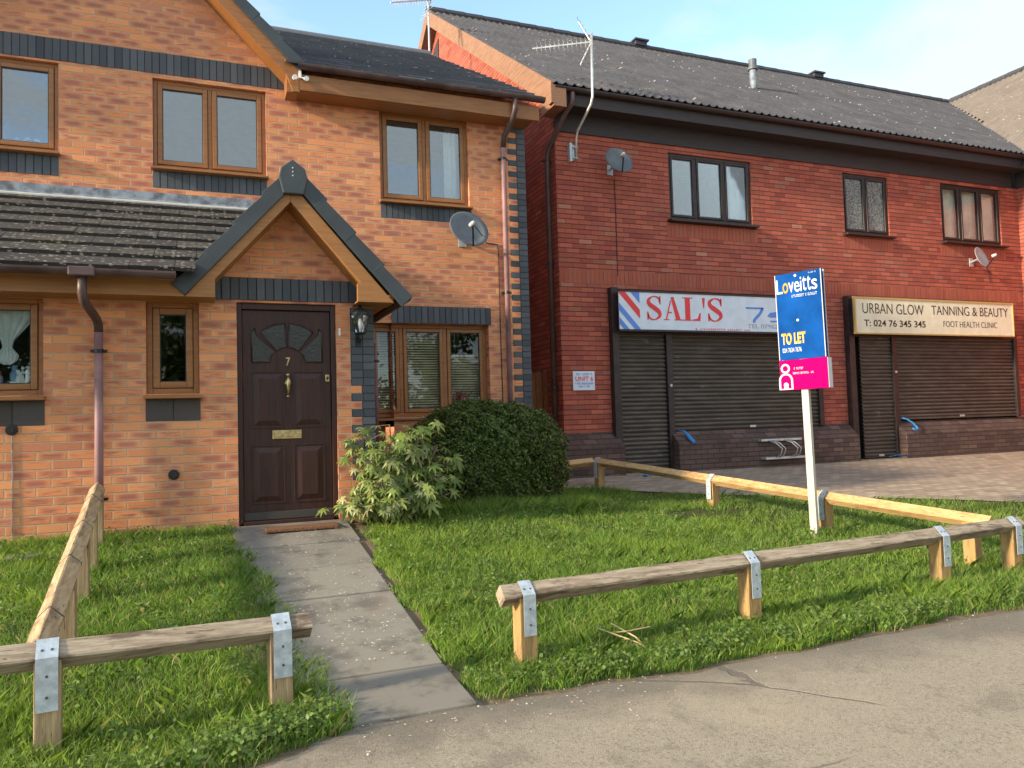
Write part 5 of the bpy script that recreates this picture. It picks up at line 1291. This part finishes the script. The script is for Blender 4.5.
# broad-leaved shrub
SHB = thing('shrub', 'pale green broad leaved shrub between front door and hedge', 'shrub', (1.62, 7.25, -.9))
def palmate(c, n, t_, L, lobes=7):
    c = Vector(c); n = Vector(n).normalized(); t_ = Vector(t_); t_ = (t_ - n * t_.dot(n)).normalized(); s_ = n.cross(t_); vs = [c]; 
    for i in range(lobes):
        a = R(-125 + 250 * i / (lobes - 1)); l = L * (1 - .35 * abs(i - (lobes - 1) / 2) / ((lobes - 1) / 2)); dr = 9
        for (da, k, dz) in ((-17, .42, .02), (-9, .75, .0), (0, 1., -.12), (9, .75, .0), (17, .42, .02)):
            aa = a + R(da); vs.append(c + (t_ * math.cos(aa) + s_ * math.sin(aa)) * l * k + n * L * dz - n * L * .22 * (k ** 2) * .8)
    m = len(vs) - 1; fs = []
    for i in range(lobes):
        q = 1 + i * 5; fs += [(0, q, q + 1, q + 2, q + 3, q + 4)]
        if i < lobes - 1: fs.append((0, q + 4, q + 5))
    return vs, fs
lb = MB(); stb = MB(); base = Vector((1.66, 7.22, -.92)); rs = random.Random(11)
for s_i in range(52):
    a = rs.uniform(0, 2 * math.pi); rr2 = rs.uniform(.05, .62) ; hh = rs.uniform(.22, 1.02) * (1 - .35 * (rr2 / .62) ** 2)
    tip = Vector((base.x + 1.0 * rr2 * math.cos(a) + (.1 if math.cos(a) > 0 else 0), base.y + .5 * rr2 * math.sin(a) - .12, base.z + hh)); mid = base.lerp(tip, .5) + Vector((rs.gauss(0, .04), rs.gauss(0, .04), .05))
    tip.y = min(tip.y, 7.22 if tip.x < 1.6 else 9)
    stb.tube([base + Vector((rs.gauss(0, .08), rs.gauss(0, .06), 0)), mid, tip], [.011, .009, .006], 6)
    for k in range(rs.randint(12, 19)):
        f = rs.uniform(.12, 1.0); p = mid.lerp(tip, max(0, (f - .4) / .6)) if f > .4 else base.lerp(mid, f / .4)
        ang = rs.uniform(0, 2 * math.pi); out = Vector((math.cos(ang), math.sin(ang) - .35, rs.uniform(-.1, .6))).normalized(); l = rs.uniform(.07, .16); q = p + out * l
        stb.tube([p, q], [.004, .003], 4, cap=False); vs, fs = palmate(q, Vector((out.x * .5, out.y * .5 - .35, .75)) + Vector((rs.gauss(0, .25), rs.gauss(0, .25), 0)), out, rs.uniform(.06, .14)); lb.add(vs, fs)
lb.build('foliage', M['fatsia'], SHB); stb.build('stems', M['stem'], SHB)

# ------------------------------------------------------------------ grass
def in_lawn(x, y):
    ey = np.array([edge_y(a) for a in x]) - .03; py = np.array([plaza_y(a) for a in x])
    left = (x < .36 + .03 * np.sin(y * 9) + np.interp(y, [3.4, 4.1, 5.3, 7], [.24, .26, .12, -.10])) & (y < 7.38)
    right = (x > 1.265 + .035 * np.sin(y * 8 + 1) + .02 * np.sin(y * 21) + np.interp(y, [3.5, 4, 4.6, 5.2, 6.0, 6.6, 7], [.0, -.06, -.02, -.04, -.02, .05, .03])) & ((y < 9.25) | ((x > 4.05) & (y < 9.7))) & (y < np.where(x > 4.05, py, 99)) & ((x > 1.58) | (y < 7.38))
    return (y > ey) & (left | right) & ~((x < .6) & (x > .55) & (y > 99))
def scatter(n, x0, x1, y0, y1, dens_fn=None):
    x = rng.uniform(x0, x1, n); y = rng.uniform(y0, y1, n); k = in_lawn(x, y)
    if dens_fn is not None: k &= rng.random(n) < dens_fn(x, y)
    return x[k], y[k]
zl_x = np.arange(-4, 16, .1); zl_y = np.arange(3, 11, .1); ZG = np.array([[gz(a, c_) for a in zl_x] for c_ in zl_y])
def gzf(x, y):
    fx_ = np.clip((x + 4) / .1, 0, len(zl_x) - 2); fy = np.clip((y - 3) / .1, 0, len(zl_y) - 2); i = fx_.astype(int); j = fy.astype(int); u = fx_ - i; v = fy - j
    return ZG[j, i] * (1 - u) * (1 - v) + ZG[j, i + 1] * u * (1 - v) + ZG[j + 1, i] * (1 - u) * v + ZG[j + 1, i + 1] * u * v
def blades(x, y, h, w, lean):
    n = len(x); z = gzf(x, y); a = rng.uniform(0, 2 * np.pi, n); la = rng.uniform(0, 2 * np.pi, n); l = lean * h * rng.uniform(.2, 1.3, n)
    sd = np.stack([np.cos(a), np.sin(a), np.zeros(n)], 1) * (w / 2)[:, None]; ld = np.stack([np.cos(la) + .12, np.sin(la) - .08, np.zeros(n)], 1)
    p0 = np.stack([x, y, z - .006], 1); up = np.array([0, 0, 1.])
    p1 = p0 + up * (h * .5)[:, None] + ld * (l * .22)[:, None]; p2 = p0 + up * (h * .92)[:, None] + ld * (l * .95)[:, None]
    V = np.stack([p0 - sd, p0 + sd, p1 + sd * .85, p2, p1 - sd * .85], 1); return V
def patchn(x, y, s, seed):
    return .5 + .25 * (np.sin(x * s + seed) * np.cos(y * s * 1.3 + seed * 2) + np.sin(x * s * 2.3 + y * s * 1.7 + seed * 3) * .7 + np.sin((x - y) * s * 4.1 + seed) * .35)
GV = []
for (x0, x1, y0, y1, nn) in ((-2.9, .7, 3.2, 7.4, 175000), (1.1, 4.6, 3.5, 6.4, 165000), (4.6, 7.2, 3.5, 6.4, 50000), (1.4, 5.2, 6.4, 9.5, 80000), (5.2, 8.5, 6.4, 8.6, 20000), (7.2, 12, 3.5, 6.4, 32000)):
    x, y = scatter(nn, x0, x1, y0, y1, lambda x, y: np.clip(.25 + 1.35 * patchn(x, y, 2.3, 1.0), .12, 1))
    h = rng.uniform(.03, .075, len(x)) * (.55 + .85 * patchn(x, y, 1.9, 4.)) * np.where(y < 4.3, 1.2, 1.0) * rng.choice([.7, 1, 1, 1.5], len(x))
    # a bare worn spot near the board
    k = ((x - 5.1) / .5) ** 2 + ((y - 7.1) / .25) ** 2 > 1; x, y, h = x[k], y[k], h[k]
    GV.append(blades(x, y, h, rng.uniform(.0022, .0048, len(x)), .75))
# long tufts at wall, posts, hedge foot and edges
def tuft(cx, cy, r, n, h0, h1):
    x = cx + rng.normal(size=n) * r; y = cy + rng.normal(size=n) * r; k = in_lawn(x, y); x, y = x[k], y[k]
    GV.append(blades(x, y, rng.uniform(h0, h1, len(x)), rng.uniform(.0025, .005, len(x)), .7))
for (a, c_) in ((-.61, 3.79), (.34, 3.87), (1.62, 3.92), (3.19, 4.02), (4.98, 4.12), (5.82, 4.16), (5.6, 5.84), (5.4, 7.35), (5.11, 9.5), (5.45, 5.8), (-.71, 4.9), (-.74, 5.75), (-.77, 6.4), (-.8, 7.0)): tuft(a, c_, .08, 420, .05, .13)
for i in range(90): tuft(rng.uniform(1.7, 4.1), rng.uniform(7.3, 7.95), .07, 90, .08, .20)
for i in range(60): tuft(rng.uniform(-2.4, .2), 7.3, .05, 45, .05, .11)
for i in range(120): xx = rng.uniform(1.3, 9.5); tuft(xx, edge_y(xx) + .17, .08, 85, .04, .11)
for i in range(50): xx = rng.uniform(4.6, 6.8); tuft(xx, 3.9 + rng.uniform(-.15, .2), .09, 130, .07, .16)
for i in range(40): yy = rng.uniform(3.7, 6.9); tuft(1.36, yy, .05, 50, .04, .08)
for i in range(30): yy = rng.uniform(3.5, 6.9); tuft(.24 + (.2 if yy < 4.6 else 0), yy, .05, 50, .04, .08)
kind(quadmesh('grass', np.concatenate(GV), M['grass']), 'stuff', 'long bright green lawn grass', 'grass')
# broad weeds along the pavement edge and through the lawn
xs_l, ys_l = [], []
for i in range(900):
    if i < 330: xx = rng.uniform(-2.0, .55) if i < 150 else rng.uniform(1.25, 6.8); yy = edge_y(xx) + abs(rng.normal()) * .16 + .01
    else: xx, yy = rng.uniform(-2, 7), rng.uniform(3.6, 8)
    xs_l.append(xx); ys_l.append(yy)
x = np.array(xs_l); y = np.array(ys_l); k = in_lawn(x, y + .02); x, y = x[k], y[k]
C = []; 
for a, c_ in zip(x, y):
    n = rng.integers(12, 34); q = rng.normal(size=(n, 3)) * np.array([.035, .035, .02]); q[:, 2] = np.abs(q[:, 2]) + .025 + rng.uniform(0, .05, n); q[:, 0] += a; q[:, 1] += c_; q[:, 2] += gz(a, c_); C.append(q)
C = np.concatenate(C); N_ = rng.normal(size=C.shape) * .5 + np.array([0, -.2, 1.]); kind(quadmesh('weeds', leafquads(C, N_, rng.uniform(.014, .034, len(C)), 1.35), M['weed']), 'stuff', 'small leafy weeds at the lawn edge', 'weeds')
# fallen petals
n = 620; x = np.concatenate([rng.uniform(.35, .9, 150), .88 + rng.uniform(-.32, .32, 520), rng.uniform(.5, 2.2, 110), rng.uniform(2, 6, 30)]); y = np.concatenate([rng.uniform(4.2, 7.1, 670) , 3.56 - np.abs(rng.normal(size=110)) * .22, 3.55 - np.abs(rng.normal(size=30)) * .15])
k = (y > 3.6) | ((np.array([edge_y(a) for a in x]) - y) > .01); x, y = x[k], y[k]; n = len(x)
z = np.array([gz(a, c_) for a, c_ in zip(x, y)]) + np.where(y > 3.57, .036, .014); C = np.stack([x, y, z], 1)
kind(quadmesh('petals', leafquads(C, rng.normal(size=(n, 3)) * .15 + np.array([0, 0, 1.]), rng.uniform(.007, .018, n), 1.6, .1), M['petal']), 'stuff', 'pale fallen petals on path and pavement', 'petals')
b = MB()
for (p, q, r_) in (((2.10, 4.0, -1.20), (2.28, 3.86, -1.27), (2.36, 3.80, -1.33)), ((2.20, 4.02, -1.19), (2.29, 3.90, -1.25), (2.33, 3.84, -1.31)), ((2.16, 3.98, -1.23), (2.25, 3.93, -1.22), (2.42, 3.95, -1.22))): b.tube([p, q, r_], .0045, 5)
tag(b.build('dead_twig', M['straw']), 'dry straw coloured twig in the grass behind the right front rail', 'twig')
b = MB(); zz = gz(-1.35, 6.9); b.box(-1.55, -1.17, 6.80, 6.99, zz - .02, zz + .035); 
DC = b.build('drain_cover', M['slab'], bevel=.006); tag(DC, 'small concrete drain cover in the grass below the kitchen window', 'drain cover')

# ------------------------------------------------------------------ trees across the road (seen only in the window reflections)
def far_tree(loc, h, seed, label):
    rn = np.random.default_rng(seed); T_ = thing('street_tree', label, 'tree', loc, 'trees across the road')
    b = MB(); x, y, z = loc; b.tube([(x, y, z), (x + .1, y, z + h * .35), (x, y, z + h * .7)], [.22, .16, .06], 8)
    for k in range(7): a = rn.uniform(0, 6.28); b.tube([(x + .05, y, z + h * (.3 + .05 * k)), (x + math.cos(a) * h * .25, y + math.sin(a) * h * .25, z + h * (.5 + .06 * k))], [.06, .02], 6)
    b.build('trunk', M['stem'], T_)
    C = []
    for k in range(16): c = np.array([x, y, z + h * .65]) + rn.normal(size=3) * np.array([h * .17, h * .17, h * .14]); C.append(c + rn.normal(size=(260, 3)) * h * .06)
    C = np.concatenate(C); quadmesh('crown', leafquads(C, rn.normal(size=C.shape), rn.uniform(.15, .32, len(C)), 1.4), M['hedge'], T_, loc)
for k, (tx, ty, th) in enumerate(((-13, -15, 6.5), (-6.5, -16, 7.5), (-1, -15, 6.2), (4.5, -16, 7.2), (10, -15, 6.6), (17, -17, 7.5))):
    far_tree((tx, ty, -1.55), th, k, 'leafy tree across the road behind the viewer')

# ------------------------------------------------------------------ sky, sun, camera
SUN_EL, SUN_AZ = 19.0, -8.0    # azimuth: degrees behind the facade line, sun on the left
w = bpy.data.worlds.new('World'); S.world = w; w.use_nodes = True; nt = w.node_tree; nt.nodes.clear()
o_ = nt.nodes.new('ShaderNodeOutputWorld'); bg = nt.nodes.new('ShaderNodeBackground'); sky = nt.nodes.new('ShaderNodeTexSky')
sky.sky_type = 'NISHITA'; sky.sun_disc = False; sky.sun_elevation = R(SUN_EL)
sd = Vector((-math.cos(R(SUN_AZ)), math.sin(R(SUN_AZ)), 0)); sky.sun_rotation = math.atan2(sd.x, sd.y)
sky.air_density = 1.0; sky.dust_density = .1; sky.ozone_density = 1.5
tc = nt.nodes.new('ShaderNodeTexCoord'); mp = nt.nodes.new('ShaderNodeMapping'); mp.inputs['Scale'].default_value = (1, 1, 2.6); mp.inputs['Location'].default_value = (1.7, .9, .4)
nz = nt.nodes.new('ShaderNodeTexNoise'); nz.inputs['Scale'].default_value = 2.0; nz.inputs['Detail'].default_value = 7; nz.inputs['Roughness'].default_value = .52; nz.inputs['Distortion'].default_value = .3
rp = nt.nodes.new('ShaderNodeValToRGB'); rp.color_ramp.elements[0].position = .40; rp.color_ramp.elements[1].position = .53
mx = nt.nodes.new('ShaderNodeMix'); mx.data_type = 'RGBA'
nt.links.new(tc.outputs['Generated'], mp.inputs[0]); nt.links.new(mp.outputs[0], nz.inputs[0]); nt.links.new(nz.outputs[0], rp.inputs[0])
nt.links.new(rp.outputs[0], mx.inputs[0]); nt.links.new(sky.outputs[0], mx.inputs[6]); mx.inputs[7].default_value = (1.95, 2.15, 2.25, 1)
nt.links.new(mx.outputs[2], bg.inputs[0]); bg.inputs[1].default_value = .15; nt.links.new(bg.outputs[0], o_.inputs[0])
sl_ = bpy.data.lights.new('sun', 'SUN'); sl_.energy = 2.5; sl_.angle = R(4); sl_.color = (1, .84, .62)
so = bpy.data.objects.new('sun', sl_); COL.objects.link(so)
dvec = Vector((sd.x * math.cos(R(SUN_EL)), sd.y * math.cos(R(SUN_EL)), math.sin(R(SUN_EL)))); so.rotation_euler = dvec.to_track_quat('Z', 'Y').to_euler(); so.location = (-20, 5, 10)

def rotm(yw, p, r):
    cy, sy = math.cos(yw), math.sin(yw); R0 = np.array([[cy, -sy, 0], [0, 0, -1.], [sy, cy, 0]])
    cp, sp = math.cos(p), math.sin(p); Rp = np.array([[1, 0, 0], [0, cp, sp], [0, -sp, cp]]); cr, sr = math.cos(r), math.sin(r); return np.array([[cr, -sr, 0], [sr, cr, 0], [0, 0, 1]]) @ Rp @ R0
Mx = rotm(.38352527, .04897939, -.02946205)
cam = bpy.data.cameras.new('camera'); cam.sensor_width = 36; cam.lens = 770 / 1024 * 36; cam.clip_end = 2000; cam.clip_start = .05
co = bpy.data.objects.new('camera', cam); COL.objects.link(co)
mw = Matrix(((Mx[0][0], -Mx[1][0], -Mx[2][0], 0), (Mx[0][1], -Mx[1][1], -Mx[2][1], 0), (Mx[0][2], -Mx[1][2], -Mx[2][2], 0), (0, 0, 0, 1))); co.matrix_world = mw
S.camera = co
S.view_settings.view_transform = 'Standard'; S.view_settings.look = 'None'; S.view_settings.gamma = 1; S.view_settings.exposure = 1.68
S.cycles.max_bounces = 6; S.cycles.transparent_max_bounces = 12
